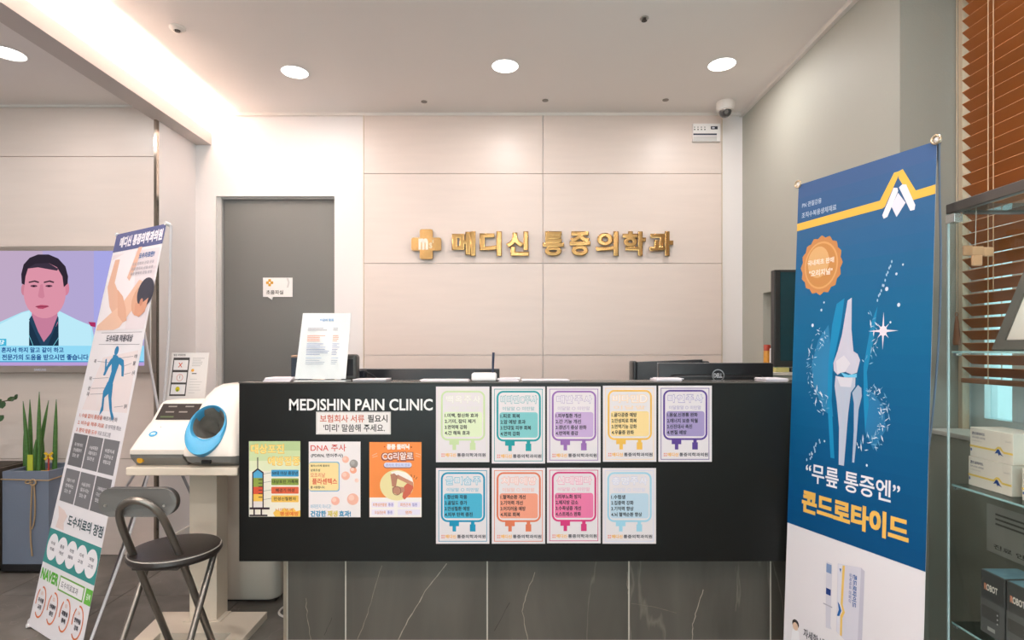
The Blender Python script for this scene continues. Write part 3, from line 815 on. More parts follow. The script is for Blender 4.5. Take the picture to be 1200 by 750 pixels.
# side cabinet with the second screen and bottles
t = thing('side_cabinet', 'low grey side cabinet against the right wall behind the counter', 'cabinet', (1.4, 2.9, 0))
MB().box(1.23, 1.505, 2.62, 3.3, 0, 1.075, .003).build('body', M('bdb9ae', .5), t)
for k in range(2): MB().box(1.222, 1.23, 2.63 + .335 * k, 2.955 + .335 * k, .05, 1.05, .002).build('door', M('c6c2b7', .5), t)
MB().box(1.218, 1.506, 2.61, 3.31, 1.075, 1.09, .002).build('top', M('cfcabf', .4), t)
t = thing('kiosk_screen', 'upright black screen on the side cabinet, partly behind the blue banner', 'screen', (1.34, 2.7, 1.09))
a, b = P(907.5, 316, 2.66), P(950, 430, 2.66)
MB().box(a.x, 1.49, 2.66, 2.7, b.z, a.z, .004).build('housing', M('2b2928', .35), t)
MB().box(a.x + .028, 1.47, 2.657, 2.661, b.z + .03, a.z - .012).build('screen', M('123c45', .12), t, label='dark teal glossy screen')
MB().box(1.36, 1.42, 2.67, 2.69, 1.11, b.z + .03).box(1.325, 1.485, 2.63, 2.73, 1.0905, 1.11, .003).build('stand', M('2b2928', .4), t)
def bottle(name, label, x0, x1, yt, ys, Y0, cb, ct, yb=436):
    a, b = P(x0, yt, Y0), P(x1, yt, Y0); m_ = P(0, ys, Y0).z
    r = (b.x - a.x) / 2; cx = (a.x + b.x) / 2
    t = thing(name, label, 'bottle', (cx, Y0, 1.09))
    MB().lathe([(0, 1.0902), (r * .95, 1.0902), (r, 1.095), (r, m_ - .004), (r * .9, m_), (0, m_)], (cx, Y0, 0)).build('body', M(cb, .35), t, smooth=True)
    MB().lathe([(r * .95, m_), (r * .95, a.z - .004), (r * .8, a.z), (0, a.z)], (cx, Y0, 0)).build('cap', M(ct, .35), t, smooth=True)
bottle('bottle', 'orange bottle with a red cap on the side cabinet', 895, 903, 404, 411, 2.95, 'd9952f', 'b8412a')
bottle('bottle', 'white bottle between the red-capped bottle and the black screen', 902, 907.5, 408, 412, 2.88, 'ece6e4', 'e6dedb')
solo('small_box', MB().box(1.255, 1.32, 2.64, 2.70, 1.0902, 1.111, .002), M('c9c07a', .5), 'small yellow box on the side cabinet under the upright black screen', 'box', (1.3, 2.67, 1.09))
bottle('bottle', 'teal tube bottle with a peach cap against the black screen', 904.5, 910.5, 396, 409, 3.0, '3db4b8', 'e8cdb8')
# ------------------------------------------------------------------ television
YV = 3.17
t = thing('television', 'large wall television in a silver frame showing a man in a white coat', 'television', tuple(P(50, 437, YV)))
a, b = P(-76, 288, YV), P(177, 437.5, YV)
MB().box(a.x, b.x, YV, YV + .05, b.z, a.z, .006).build('housing', M('b9aea6', .3, .7), t)
s0, s1 = P(-70, 294, YV), P(169, 428.5, YV)
MB().box(s0.x, s1.x, YV - .001, YV + .003, s1.z, s0.z).build('screen', emit('b5a6cc', .82), t)
MB().box(-2.75, -2.35, YV + .05, 3.232, 1.3, 1.6).build('wall_bracket', M('222222', .5), t)
pr = Print(lambda x, y, h: P(x, y, YV - .0012) + Vector((0, -h, 0)), .0003, glow=.84)
def c1(x, y): return (x / 3.571, 240 + y / 3.571)
def PO(pts, c, l): pr.poly([c1(*p_) for p_ in pts], c, l)
for k, c in enumerate(('c3a6b8', 'b9a4bf', 'aea2cc', 'a3a2dd')):
    pr.rect(-70 + k * 60, 294, -10 + k * 60 if k < 3 else 169, 400, c, .5)
PO([(-20, 590), (-60, 520), (0, 490), (90, 450), (125, 440), (240, 440), (330, 485), (385, 510), (400, 590)], 'a9dcec', 1)
PO([(0, 500), (95, 452), (125, 445), (122, 590), (-20, 590)], 'bfe6f2', 1.5)
PO([(245, 445), (320, 480), (380, 505), (385, 590), (246, 590)], 'b6e2f0', 1.5)
PO([(122, 490), (130, 470), (245, 470), (246, 590), (122, 590)], '1d3347', 2)
PO([(135, 430), (240, 430), (243, 495), (212, 545), (184, 575), (150, 535), (131, 495)], 'c07a96', 3)
PO([(122, 480), (134, 462), (160, 530), (184, 574), (184, 590), (172, 590)], '25415a', 4)
PO([(246, 480), (242, 465), (215, 535), (184, 574), (184, 590), (200, 590)], '25415a', 4)
pr.line(*c1(122, 545), *c1(140, 590), .5, '7fd8e8', 5); pr.line(*c1(246, 556), *c1(224, 590), .5, '7fd8e8', 5)
pr.poly([c1(*p_) for p_ in ell(188, 370, 88, 105, 30)], 'd58fa2', 5)
PO([(104, 330), (104, 385), (118, 425), (145, 458), (180, 470), (215, 460), (252, 425), (268, 385), (272, 330)], 'd58fa2', 5)
PO([(106, 335), (104, 300), (112, 262), (140, 240), (160, 232), (205, 232), (240, 245), (266, 275), (272, 335)], 'd58fa2', 4.8)
pr.poly([c1(*p_) for p_ in ell(99, 355, 10, 24, 12)], 'c67f92', 4); pr.poly([c1(*p_) for p_ in ell(275, 350, 16, 30, 12)], 'cf7f96', 4)
PO([(92, 330), (90, 290), (100, 250), (125, 222), (160, 208), (205, 208), (245, 225), (275, 258), (286, 300), (284, 330), (268, 345), (262, 300), (240, 262), (205, 244), (150, 246), (118, 268), (108, 300), (104, 335)], '2f2733', 6)
PO([(112, 268), (150, 246), (205, 244), (245, 268), (240, 276), (160, 262)], '3b3140', 6.5)
for x in (143, 206):
    PO([(x - 22, 322), (x + 4, 316), (x + 22, 322), (x + 20, 328), (x + 2, 323), (x - 21, 328)], '4a3440', 7)
    pr.poly([c1(*p_) for p_ in ell(x, 340, 15, 5, 12)], '6b4658', 7); pr.poly([c1(*p_) for p_ in ell(x, 341, 5, 4, 8)], '2a1c26', 8)
PO([(170, 335), (180, 332), (188, 385), (180, 392), (164, 388), (160, 380)], 'c87f94', 7)
PO([(152, 424), (172, 419), (200, 421), (206, 426), (180, 436), (160, 434)], 'b24a66', 7)
PO([(150, 425), (206, 424), (206, 427), (150, 428)], '7c3048', 8)
PO([(370, 490), (400, 492), (400, 512), (380, 508)], 'a83060', 2)
pr.rect(-70, 405.2, 169, 424.5, '8fd3ee', 9); pr.rect(-70, 423.2, 169, 424.5, '4a9ac8', 10); pr.rect(-70, 397, 8, 405.2, '49b2d2', 9)
pr.text('혼자서 아파할 때 혼자서 하지 말고 같이 하고', -45, 407, 75, 413.2, '1c4a8a', 11, .03)
pr.text('어려운 일을 할 때에는 전문가의 도움을 받으시면 좋습니다', -62, 415.2, 104, 422, '1c4a8a', 11, .03)
pr.text('건강', -12, 398.5, 6, 403.5, 'e8f6fb', 11, .03)
pr.rect(-70, 424.5, 169, 428.5, 'b59ad0', 9)
pr.build('picture', t)
p2 = Print(lambda x, y, h: P(x, y, YV - .0002) + Vector((0, -h, 0)))
p2.text('SAMSUNG', 40, 432, 54, 434.5, 'd8d8ea', 1, .02); p2.build('maker_mark', t)

# ------------------------------------------------------------------ banners
def bil(Q, u, v): return Q[0] * ((1 - u) * (1 - v)) + Q[1] * (u * (1 - v)) + Q[2] * ((1 - u) * v) + Q[3] * (u * v)
class Banner:
    def __init__(s, name, label, Q, base):
        s.Q = Q
        s.n = ((Q[1] - Q[0]).cross(Q[2] - Q[0])).normalized()
        if s.n.dot(Vector((0, 0, EYE)) - Q[0]) < 0: s.n = -s.n
        s.t = thing(name, label, 'banner', base)
        bm = bmesh.new(); N = 12
        g = [[bm.verts.new(bil(Q, i / 4, j / N) - s.n * .0008) for i in range(5)] for j in range(N + 1)]
        h = [[bm.verts.new(bil(Q, i / 4, j / N) - s.n * .0003) for i in range(5)] for j in range(N + 1)]
        for j in range(N):
            for i in range(4):
                bm.faces.new((h[j][i], h[j][i + 1], h[j + 1][i + 1], h[j + 1][i])); bm.faces.new((g[j][i], g[j + 1][i], g[j + 1][i + 1], g[j][i + 1]))
        mb = MB(); mb.add(bm)
        s.o = mb.build('sheet', M('ebe6ea', .4, 0, .01), s.t)
    def m(s, x, y, h): return bil(s.Q, x, y) + s.n * h
# left banner
QL = [P(137, 275, 2.68), P(195, 262, 2.44), Vector((-2.076, 2.38, .014)), Vector((-1.66, 2.13, .012))]
B = Banner('x_banner', 'tall white leaning banner about manual therapy, left of the blood pressure monitor', QL, (-1.9, 2.3, 0))
p = Print(B.m, .0003, aspect=3.4)
p.rect(0, 0, 1, .052, '5a5f8c', 1)
p.text('메디신 통증의학과의원', .12, .012, .97, .041, 'eeeaf2', 2, .05)
# picture of the treatment
p.rect(.03, .06, .97, .268, 'e6dbe0', 1)
p.poly([(.03, .075), (.28, .06), (.5, .06), (.62, .15), (.55, .2), (.62, .268), (.03, .268)], 'efe8ec', 2)
p.poly([(.1, .075), (.2, .075), (.2, .14), (.42, .19), (.5, .235), (.42, .25), (.2, .205), (.06, .15)], 'dfb39c', 3)
p.poly([(.55, .05), (.62, .05), (.58, .10), (.5, .14), (.44, .13)], 'e0b5a0', 3)
p.poly([(.03, .255), (.25, .225), (.45, .2), (.7, .14), (.85, .15), (.75, .21), (.65, .225), (.5, .262), (.4, .268), (.03, .268)], 'e6bfa8', 4)
p.poly(ell(.80, .195, .16, .04, 20), 'd9a78c', 4.5)
p.poly(ell(.87, .175, .15, .038, 24), '3f3f4c', 5)
p.poly([(.72, .2), (.82, .205), (.95, .19), (.93, .225), (.84, .238), (.74, .23)], 'd49c82', 6)
p.poly(ell(.83, .2, .03, .01, 12), 'c78a72', 7)
p.poly([(.3, .16), (.44, .18), (.56, .215), (.62, .245), (.55, .25), (.42, .23)], 'dcab92', 7)
p.text('도수치료란?', .60, .068, .9, .083, '4d6fa8', 8, .03)
for k in range(3): p.text('통증 완화와 관절 운동', .5, .092 + .013 * k, .92, .1 + .013 * k, 'a7a2ac', 8, .01)
p.rect(.15, .2745, .95, .2757, '8c8790'); p.text('도수치료 적용대상', .28, .281, .80, .299, '4c4b58', 2, .03); p.rect(.15, .305, .95, .3062, '8c8790')
# figure in blue on a warm ground
p.poly([(.3, .34), (.95, .32), (.97, .47), (.1, .475)], 'e9dcdc', 1)
BL = '2b7fae'
p.poly(ell(.545, .322, .04, .012, 14), BL, 3)
p.poly([(.5, .332), (.58, .334), (.66, .345), (.62, .38), (.60, .41), (.50, .41), (.53, .375), (.49, .345)], BL, 3)
p.poly([(.49, .34), (.46, .345), (.40, .367), (.38, .385), (.42, .385), (.46, .365), (.52, .352)], BL, 3)
p.poly([(.40, .38), (.36, .345), (.385, .342), (.43, .38)], BL, 3)
p.poly([(.63, .338), (.72, .345), (.76, .365), (.78, .385), (.74, .385), (.70, .36), (.6, .35)], BL, 3)
p.poly([(.5, .4), (.585, .405), (.56, .43), (.50, .44), (.53, .47), (.47, .485), (.48, .46), (.45, .425)], BL, 3)
p.poly([(.52, .4), (.61, .405), (.64, .44), (.7, .47), (.76, .485), (.73, .493), (.64, .465), (.57, .435)], BL, 3)
for a, b, c_, d, tx in ((.2, .35, .44, .352, '목'), (.18, .395, .5, .39, '허리'), (.2, .42, .48, .416, '골반'), (.2, .435, .48, .43, '무릎'), (.65, .34, .88, .335, '어깨'), (.74, .36, .88, .352, '팔'), (.78, .38, .9, .375, '손목'), (.72, .46, .88, .455, '발목')):
    p.line(a, b, c_, d, .0012, '8b868e', 2)
    xx = a - .07 if a < .5 else c_ + .02
    p.text(tx, xx, (b if a < .5 else d) - .005, xx + .05, (b if a < .5 else d) + .005, '55515a', 2, .02)
for k, (x1, s1_, s2_) in enumerate(((.83, '수술 없이 통증을', '빠르게 완화'), (.93, '비수술 척추 치료', '로 부작용 최소'), (.76, '환자 맞춤 도수', '치료 프로그램'))):
    yy = .4795 + .0185 * k + .004
    p.text('%d. ' % (k + 1) + s1_, .08, yy, .08 + (x1 - .08) * .62, yy + .011, 'd07a66', 3, .02)
    p.text(s2_, .08 + (x1 - .08) * .65, yy, x1, yy + .011, '8e8992', 3, .01)
def tile6(k, r):
    x0 = .055 + k * .305; y0 = .536 + r * .0875
    p.rect(x0, y0, x0 + .285, y0 + .079, '77767a' if (k + r) % 3 else '6c6b6e', 1)
    for j, s_ in enumerate((('목 어깨 허리', '만성통증이', '있는 분'), ('수술후통증', '재활치료가', '필요한 분'), ('바른자세', '교정하실 분', '체형교정'), ('두통이 자주', '반복되는', '있는 분'), ('수술을 원하지', '않으시는', '있는 분'), ('거북목일자목', '디스크환자', '있는 분'))[k + 3 * r]):
        p.text(s_, x0 + .06, y0 + .022 + .013 * j, x0 + .225 - .03 * (j == 2), y0 + .031 + .013 * j, 'dedade', 3, .015)
for r in (0, 1):
    for k in (0, 1, 2): tile6(k, r)
p.poly([(.06, .715), (.2, .722), (.28, .732), (.24, .75), (.27, .766), (.1, .766), (.12, .74)], 'e3cfca', 1)
p.text('도수치료의 장점', .31, .727, .97, .752, '3a4f56', 2, .025)
p.rect(0, .771, 1, .851, '3f8f8c', 1)
for k, s_ in enumerate((('비수술', '치료'), ('통증', '개선'), ('개인별', '맞춤치료'), ('자세', '교정'), ('체형', '교정'))):
    cx = .13 + .187 * k
    p.poly(ell(cx, .811, .105, .031, 26), 'ece8ec', 2 + .2 * k)
    p.text(s_[0], cx - .04, .798, cx + .04, .806, '5a5560', 4, .015); p.text(s_[1], cx - .045, .812, cx + .045, .82, '5a5560', 4, .015)
p.text('NAVER', .03, .864, .37, .888, '5cb03c', 2, .05)
p.rect(.395, .862, .86, .895, '6fa64a', 1); p.rect(.41, .8655, .845, .8915, 'f0ecee', 2); p.text('도수치료효과', .44, .872, .76, .886, '6a6570', 3, .01)
p.rect(.885, .862, 1.0, .895, '6ab548', 1); p.text('검색', .91, .872, .975, .885, 'eef4ea', 2, .02)
for k, s_ in enumerate((('자세를', '교정'), ('신체활력', '증진'), ('재활을', '통해'), ('면역력을', '강화'))):
    cx = .135 + .238 * k; cy = .938
    p.ring(ell(cx, cy, .095, .036, 22, -100, 130), ell(cx, cy, .08, .032, 22, -100, 130), 'dc7a4e', 2, closed=False)
    p.ring(ell(cx, cy, .095, .036, 8, 165, 230), ell(cx, cy, .08, .032, 8, 165, 230), 'dc7a4e', 2, closed=False)
    p.text(s_[0], cx - .055, cy - .009, cx + .055, cy + .001, '3c3a44', 3, .03); p.text(s_[1], cx - .035, cy + .006, cx + .035, cy + .016, '3c3a44', 3, .03)
    p.text('0%d' % (k + 1), cx - .018, cy - .024, cx + .018, cy - .016, 'e6b9a4', 3, .01)
p.build('print', B.t)
HUB = P(190, 505, 2.6)
RODL = M('dcd8da', .3)
hubo = MB().obox(HUB, .035, .03, .06, Matrix.Identity(4), .006).build('hub', RODL, B.t)
for k, e in enumerate((QL[0] - B.n * .02, QL[1] - B.n * .02, QL[2] - B.n * .02 + Vector((0, 0, .01)), QL[3] - B.n * .02 + Vector((0, 0, .01)))):
    MB().tube([HUB, e * .5 + HUB * .5 - B.n * .012, e], .006).build('pole', RODL, B.t, smooth=True)
for e in (Vector((-1.5, 2.93, .01)), Vector((-2.05, 2.83, .01))):
    MB().tube([HUB, e], .0065).build('rear_leg', M('9a979a', .35, .3), B.t, smooth=True)
for q in QL:
    MB().tube([q - B.n * .015, q + B.n * .006], .009).build('grommet_hook', M('e9e6e6', .25), B.t, smooth=True)
MB().ball(QL[2] - B.n * .03 + Vector((-.01, 0, .012)), .022, 1.2, 1, .95).build('foot_knob', M('d6d2d4', .35), B.t, smooth=True)
# right banner
QR = [P(936, 217, 2.137), P(1098, 165, 1.67), Vector((1.03, 2.11, .02)), Vector((1.211, 1.643, .02))]
B = Banner('x_banner', 'tall blue and white standing banner with a knee joint, right of the counter', QR, (1.15, 1.9, 0))
p = Print(B.m, .0003, aspect=3.4)
p.rect(0, 0, 1, .714, '05608f', 1)
# printed blend from slate blue at the top to deep blue
for k in range(24):
    f = k / 23.0
    c0 = (78, 112, 158) if f < .45 else (0, 108, 156)
    if f < .45: g = f / .45; col = tuple(int(a + (b - a) * g) for a, b in zip((66, 96, 142), (2, 100, 145)))
    else: g = (f - .45) / .55; col = tuple(int(a + (b - a) * g) for a, b in zip((2, 100, 145), (0, 74, 124)))
    p.rect(0, .714 * k / 24, 1, .714 * (k + 1) / 24, '%02x%02x%02x' % col, 1.5)
p.text('PN 관절강용', .04, .041, .21, .052, 'b9c8de', 4, .015); p.text('조직수복용생체재료', .04, .062, .335, .074, 'b9c8de', 4, .015)
YE = 'eebb52'
p.poly([(0, .083), (.655, .077), (.745, .033), (.775, .033), (.775, .04), (.69, .09), (.675, .0925), (0, .0985)], YE, 3)
p.poly([(.775, .033), (.80, .031), (.885, .075), (1, .073), (1, .0885), (.865, .0905), (.775, .045)], YE, 3.5)
p.line(.695, .107, .76, .064, .030, 'eeeaf2', 5) if False else p.poly([(.675, .105), (.745, .06), (.77, .062), (.775, .068), (.71, .11), (.685, .112)], 'eeeaf2', 5)
p.poly([(.78, .062), (.80, .058), (.825, .06), (.885, .1), (.88, .108), (.855, .108)], 'eeeaf2', 5)
p.poly([(.775, .071), (.825, .092), (.77, .114), (.735, .093)], 'e8e4f0', 6)
# bronze seal
pts = []
for k in range(64):
    a = 2 * math.pi * k / 64; r = 1 + .045 * math.cos(16 * a)
    pts.append((.222 + .168 * r * math.cos(a), .179 + .058 * r * math.sin(a)))
p.poly(pts, 'c98a54', 3); p.poly(ell(.222, .179, .14, .048, 32), 'dba56a', 4); p.poly(ell(.222, .179, .128, .044, 32), 'c98c50', 5); p.poly(ell(.2, .172, .09, .032, 24), 'dcae78', 5.5)
p.text('국내최초 판매', .11, .166, .33, .177, 'f2e4d4', 7, .03); p.text('"오리지널"', .125, .187, .32, .2, 'f2e4d4', 7, .03)
# light ground behind the bones
p.poly([(.33, .30), (.36, .26), (.42, .25), (.40, .30), (.345, .38), (.345, .45), (.38, .56), (.35, .56), (.31, .45), (.31, .37)], '1487b8', 3)
p.poly([(.62, .30), (.66, .27), (.64, .33), (.60, .39), (.62, .45), (.6, .5), (.585, .45), (.575, .38)], '1487b8', 3)
p.poly([(.445, .255), (.475, .25), (.48, .31), (.50, .352), (.53, .357), (.55, .368), (.53, .392), (.49, .396), (.43, .39), (.385, .398), (.355, .39), (.35, .375), (.38, .352), (.41, .32)], 'c9c8d8', 4)
p.poly([(.37, .372), (.43, .36), (.48, .375), (.44, .392), (.385, .395)], 'dcd9e2', 5)
p.poly([(.37, .4), (.45, .403), (.52, .4), (.52, .418), (.49, .43), (.475, .47), (.465, .52), (.455, .57), (.415, .57), (.41, .5), (.385, .45), (.365, .42)], 'b9c2d4', 4)
p.poly([(.38, .402), (.5, .402), (.49, .42), (.41, .42)], 'd8d6e0', 5)
p.poly([(.54, .415), (.565, .42), (.57, .435), (.55, .46), (.54, .52), (.53, .56), (.515, .56), (.52, .5), (.515, .45), (.50, .43)], 'a9b8ce', 4)
p.poly([(.41, .393), (.47, .397), (.53, .394), (.53, .401), (.44, .402)], '6fc8ec', 6)
rnd = random.Random(3)
def splash(cx, cy, rx, ry, n, a0, a1):
    for k in range(n):
        a = math.radians(rnd.uniform(a0, a1)); r = rnd.uniform(.55, 1.05)
        x = cx + rx * r * math.cos(a); y = cy + ry * r * math.sin(a); s_ = rnd.uniform(.004, .012)
        ang = rnd.uniform(0, 3.14); L = s_ * rnd.uniform(1, 2.2)
        dx, dy = L * math.cos(ang), L * .36 * math.sin(ang)
        p.poly([(x - dx, y - dy), (x + dy * .6, y - s_ * .12), (x + dx, y + dy), (x - dy * .6, y + s_ * .14)], rnd.choice(('8fb6d4', 'c4d4e6', '5f9cc4', 'e4e8f2')), 7)
p.poly([(.30, .30), (.33, .36), (.33, .42), (.36, .48), (.28, .47), (.19, .42), (.17, .38), (.22, .33)], '2d7fae', 2)
splash(.27, .39, .13, .085, 90, 60, 290)
splash(.62, .47, .14, .06, 90, -100, 120)
p.poly([(.62, .42), (.72, .45), (.74, .49), (.66, .53), (.6, .5)], '2576a8', 2)
splash(.60, .33, .07, .05, 30, -90, 120)
for x, y, r in ((.17, .30, .01), (.24, .27, .008), (.26, .255, .006), (.72, .24, .011), (.80, .27, .01), (.78, .215, .007), (.82, .2, .006), (.75, .3, .006), (.2, .56, .007), (.3, .53, .006), (.62, .56, .007), (.56, .53, .005)):
    p.poly(ell(x, y, r, r * .36, 10), 'dfe6f2', 7)
for k in range(12):
    p.poly(ell(.27 - .01 * k + rnd.uniform(-.02, .02), .53 + .004 * k, .006, .003, 6), 'a9c4de', 7)
    p.poly(ell(.66 + .008 * k, .26 - .006 * k + rnd.uniform(-.004, .004), .005, .003, 6), 'b4cce2', 7)
sx, sy = .705, .315
p.poly(ell(sx, sy, .025, .009, 16), 'f4ecf0', 8)
for k in range(8):
    a = math.pi * k / 4; L = (.1 if k % 2 == 0 else .055)
    tip = (sx + L * math.cos(a), sy + L * .34 * math.sin(a)); nx, ny = -math.sin(a) * .008, math.cos(a) * .0028
    p.poly([(sx + nx, sy + ny), tip, (sx - nx, sy - ny)], 'efe4ee', 9 + .1 * k)
p.text('“무릎 통증엔”', .15, .578, .84, .617, 'eceaf0', 4, .015)
p.text('콘드로타이드', .13, .636, .895, .68, 'ecbb5c', 4, .045)
# product picture on the white foot
p.poly([(.43, .757), (.60, .748), (.625, .752), (.62, .9), (.59, .905), (.435, .885)], 'd9d6e2', 2)
p.poly([(.435, .758), (.47, .756), (.475, .889), (.44, .885)], 'e2e0ea', 3)
p.poly([(.60, .748), (.625, .752), (.62, .9), (.59, .905)], 'c6c3d2', 3)
p.poly([(.468, .757), (.485, .756), (.478, .83), (.495, .842), (.478, .855), (.478, .889), (.464, .888), (.462, .852), (.478, .842), (.462, .83)], 'ecc46a', 4)
p.poly([(.44, .828), (.455, .832), (.47, .842), (.455, .854), (.438, .855), (.45, .842)], '2a66a8', 5)
p.poly([(.445, .765), (.46, .764), (.455, .772)], '2a66a8', 5)
def vtext(s_, x0, y0, x1, y1, c, lay=5, bold=.02):
    vs, fs = text_mesh(s_, bold); b = len(p.v); mi = p._m(c)
    p.v += [p.f(x1 - v * (x1 - x0), y0 + u * (y1 - y0), lay * p.step) for u, v in vs]
    for f in fs: p.fc.append(tuple(b + i for i in f)); p.mi.append(mi)
vtext('콘드로타이드', .545, .765, .575, .825, '3a64a4', 5, .03); vtext('생체재료 관절강', .52, .765, .538, .82, '8890b8', 5)
p.poly([(.345, .762), (.385, .762), (.39, .775), (.39, .88), (.40, .886), (.355, .888), (.35, .86), (.345, .8)], 'd6d3de', 3)
p.rect(.345, .765, .385, .782, '7d94bc', 4); p.rect(.348, .812, .385, .824, '2c4486', 4); p.rect(.33, .843, .40, .8455, 'b8b4c0', 4)
# small figure of a person in a white coat, generic
p.poly(ell(.105, .913, .03, .009, 14), '3c3434', 3); p.poly(ell(.105, .918, .024, .008, 14), 'e4c4ac', 4); p.poly([(.08, .925), (.135, .925), (.15, .953), (.07, .953)], 'f4f2f6', 3); p.rect(.085, .953, .13, .965, '54525c', 3)
p.text('자세한 내용은 의료진에게 문의하세요', .175, .912, .86, .93, '4a4850', 3, .015)
p.build('print', B.t)
hub = bil(QR, .5, .52) - B.n * .09
BK = M('3a3c46', .3)
for e in QR:
    z = e - B.n * .012
    mid = (hub + z) * .5 - B.n * .03
    MB().tube([hub, mid, z], .0045, 8, smooth=2).build('pole', BK, B.t, smooth=True)
for dx in (.0, .0):
    pass
MB().tube([hub, hub * .5 + Vector((hub.x + .06, hub.y + .06, .02)) * .5, Vector((hub.x + .0, hub.y - .02, .012))], .006).build('rear_leg', BK, B.t, smooth=True)
MB().obox(hub, .035, .035, .06, Matrix.Identity(4), .006).build('hub', BK, B.t)
# fibre rod that springs out beside the right edge
e = QR[1]
MB().tube([e - B.n * .01, P(1101, 230, 1.69), P(1103, 300, 1.71), P(1101, 390, 1.73), P(1095, 470, 1.75), P(1084, 560, 1.77)], .0032, 8, smooth=2).build('side_rod', M('5d6e84', .3), B.t, smooth=True)
for q, dx in ((QR[0], -.004), (QR[1], .0)):
    w = (QR[1] - QR[0]).normalized()
    c_ = q + B.n * .004 + Vector((0, 0, .003))
    r_ = .0125
    MB().tube([c_ + w * (r_ * math.cos(2 * math.pi * k / 16)) + Vector((0, 0, r_ * math.sin(2 * math.pi * k / 16))) for k in range(16)], .0035, 8, closed=True).build('grommet_ring', M('cdb99c', .25, .7), B.t, smooth=True)
    MB().ball(c_ - B.n * .008, .010).build('end_ball', M('e6e2e0', .3), B.t, smooth=True)
# ------------------------------------------------------------------ blood pressure monitor on its stand
CREAM = M('e0d2c0', .45, 0, .02, 3)
t = thing('monitor_stand', 'cream pedestal stand with a flat top carrying the blood pressure monitor', 'stand', (-1.33, 2.43, 0))
ZS = .738
MB().box(-1.505, -1.07, 2.16, 2.60, ZS - .032, ZS, .004).build('top_board', CREAM, t)
MB().box(-1.39, -1.272, 2.39, 2.482, .03, ZS - .032, .002).build('column', CREAM, t)
Zb = .03
MB().prism([(-1.555, 2.47, 0), (-1.09, 2.47, 0), (-1.085, 2.0, 0), (-1.15, 2.0, 0), (-1.158, 2.285, 0), (-1.45, 2.285, 0), (-1.425, 2.0, 0), (-1.49, 2.0, 0)], (0, 0, Zb)).build('base_plate', CREAM, t)
bp_ = bpy.data.objects['base_plate']
MB().box(-1.41, -1.25, 2.375, 2.47, .0302, .034, .001).build('collar', CREAM, t)
HW = M('f0e4d9', .35, 0, .015); GB = M('87837f', .4)
t = thing('blood_pressure_monitor', 'white arm-in blood pressure monitor with a light blue ring on the cream stand', 'blood pressure monitor', (-1.29, 2.36, ZS))
Z = ZS + .0005
# console
def side(x0, x1, prof, ins=0):
    """loft a profile given in (y, z) between two x positions"""
    return [[(x0, y, z) for y, z in prof], [(x1, y, z) for y, z in prof]]
MB().loft(side(-1.495, -1.29, [(2.21, Z), (2.175, Z + .035), (2.172, Z + .05), (2.42, Z + .05), (2.42, Z)])).build('console_base', GB, t)
mb = MB()
pf = [(2.165, Z + .05), (2.162, Z + .068), (2.20, Z + .112), (2.25, Z + .16), (2.262, Z + .168), (2.305, Z + .238), (2.318, Z + .247), (2.40, Z + .247), (2.42, Z + .23), (2.42, Z + .05)]
xs = [(-1.508, 0.0, .35), (-1.498, .0, .8), (-1.488, 0, 1.0), (-1.29, 0, 1.0)]
R_ = []
for x, _, k in ((-1.512, 0, .90), (-1.505, 0, .97), (-1.49, 0, 1.0), (-1.26, 0, 1.0)):
    R_.append([(x + (z - Z) * .2 * (1 if x < -1.4 else 0), 2.30 + (y - 2.30) * k, Z + .05 + (z - Z - .05) * k) for y, z in pf])
mb.loft(R_).build('console_housing', HW, t, smooth=True)
# screen, placed on the sloping upper face
def face(x, f, h):      # f 0..1 along the slope from (2.36,.186) to (2.46,.262)
    y = 2.262 + .043 * f; z = Z + .168 + .07 * f
    return Vector((x, y - h * .85, z + h * .52))
p = Print(lambda x, y, h: face(x, y, h + .001), .0004)
p.poly([(-1.456, .06), (-1.28, .06), (-1.28, .94), (-1.446, .94)], '3c3430', 1)
for a, b in ((-1.42, .75), (-1.35, .75), (-1.425, .45), (-1.37, .45)): p.rect(a, b, a + .035, b + .07, '8d8580', 2)
p.rect(-1.44, .18, -1.385, .26, '5c6a48', 2)
p.build('screen', t, label='dark display screen')
def low(x, f, h):
    y = 2.20 + .05 * f; z = Z + .112 + .048 * f
    return Vector((x, y - h * .69, z + h * .72))
p = Print(lambda x, y, h: low(x, y, h + .001), .0006)
p.poly(ell(-1.43, .22, .0165, .2, 20), '3f97c8', 1); p.poly(ell(-1.43, .22, .012, .13, 20), '6db4d8', 2); p.text('시작', -1.438, .29, -1.422, .14, 'dff0f8', 3, .02)
p.poly(ell(-1.415, .72, .002, .03, 8), '6a625c', 1)
p.build('start_button', t, label='blue oval start button')
MB().cyl((-1.462, 2.20, Z + .026), (-1.462, 2.178, Z + .024), .0115).build('stop_button', M('e2a52c', .4), t, smooth=True, label='yellow-orange round button')
# cuff unit
cx = -1.175
def ring_at(z, y0, y1, w, r):
    return [(cx + x, y, z) for x, y in rr(-w, y0, w, y1, r, 6)]
Zt = Z
MB().loft([ring_at(Zt, 2.20, 2.50, .092, .03), ring_at(Zt + .02, 2.165, 2.53, .107, .035), ring_at(Zt + .045, 2.155, 2.545, .112, .035)]).build('cuff_base', GB, t, smooth=True)
body = MB().loft([ring_at(Zt + .045, 2.15, 2.55, .113, .035), ring_at(Zt + .065, 2.148, 2.55, .113, .04), ring_at(Zt + .12, 2.17, 2.55, .112, .05),
                  ring_at(Zt + .20, 2.215, 2.55, .108, .06), ring_at(Zt + .265, 2.265, 2.55, .098, .06), ring_at(Zt + .298, 2.31, 2.54, .085, .06), ring_at(Zt + .312, 2.35, 2.52, .065, .05)]).build('cuff_housing', HW, t, smooth=True)
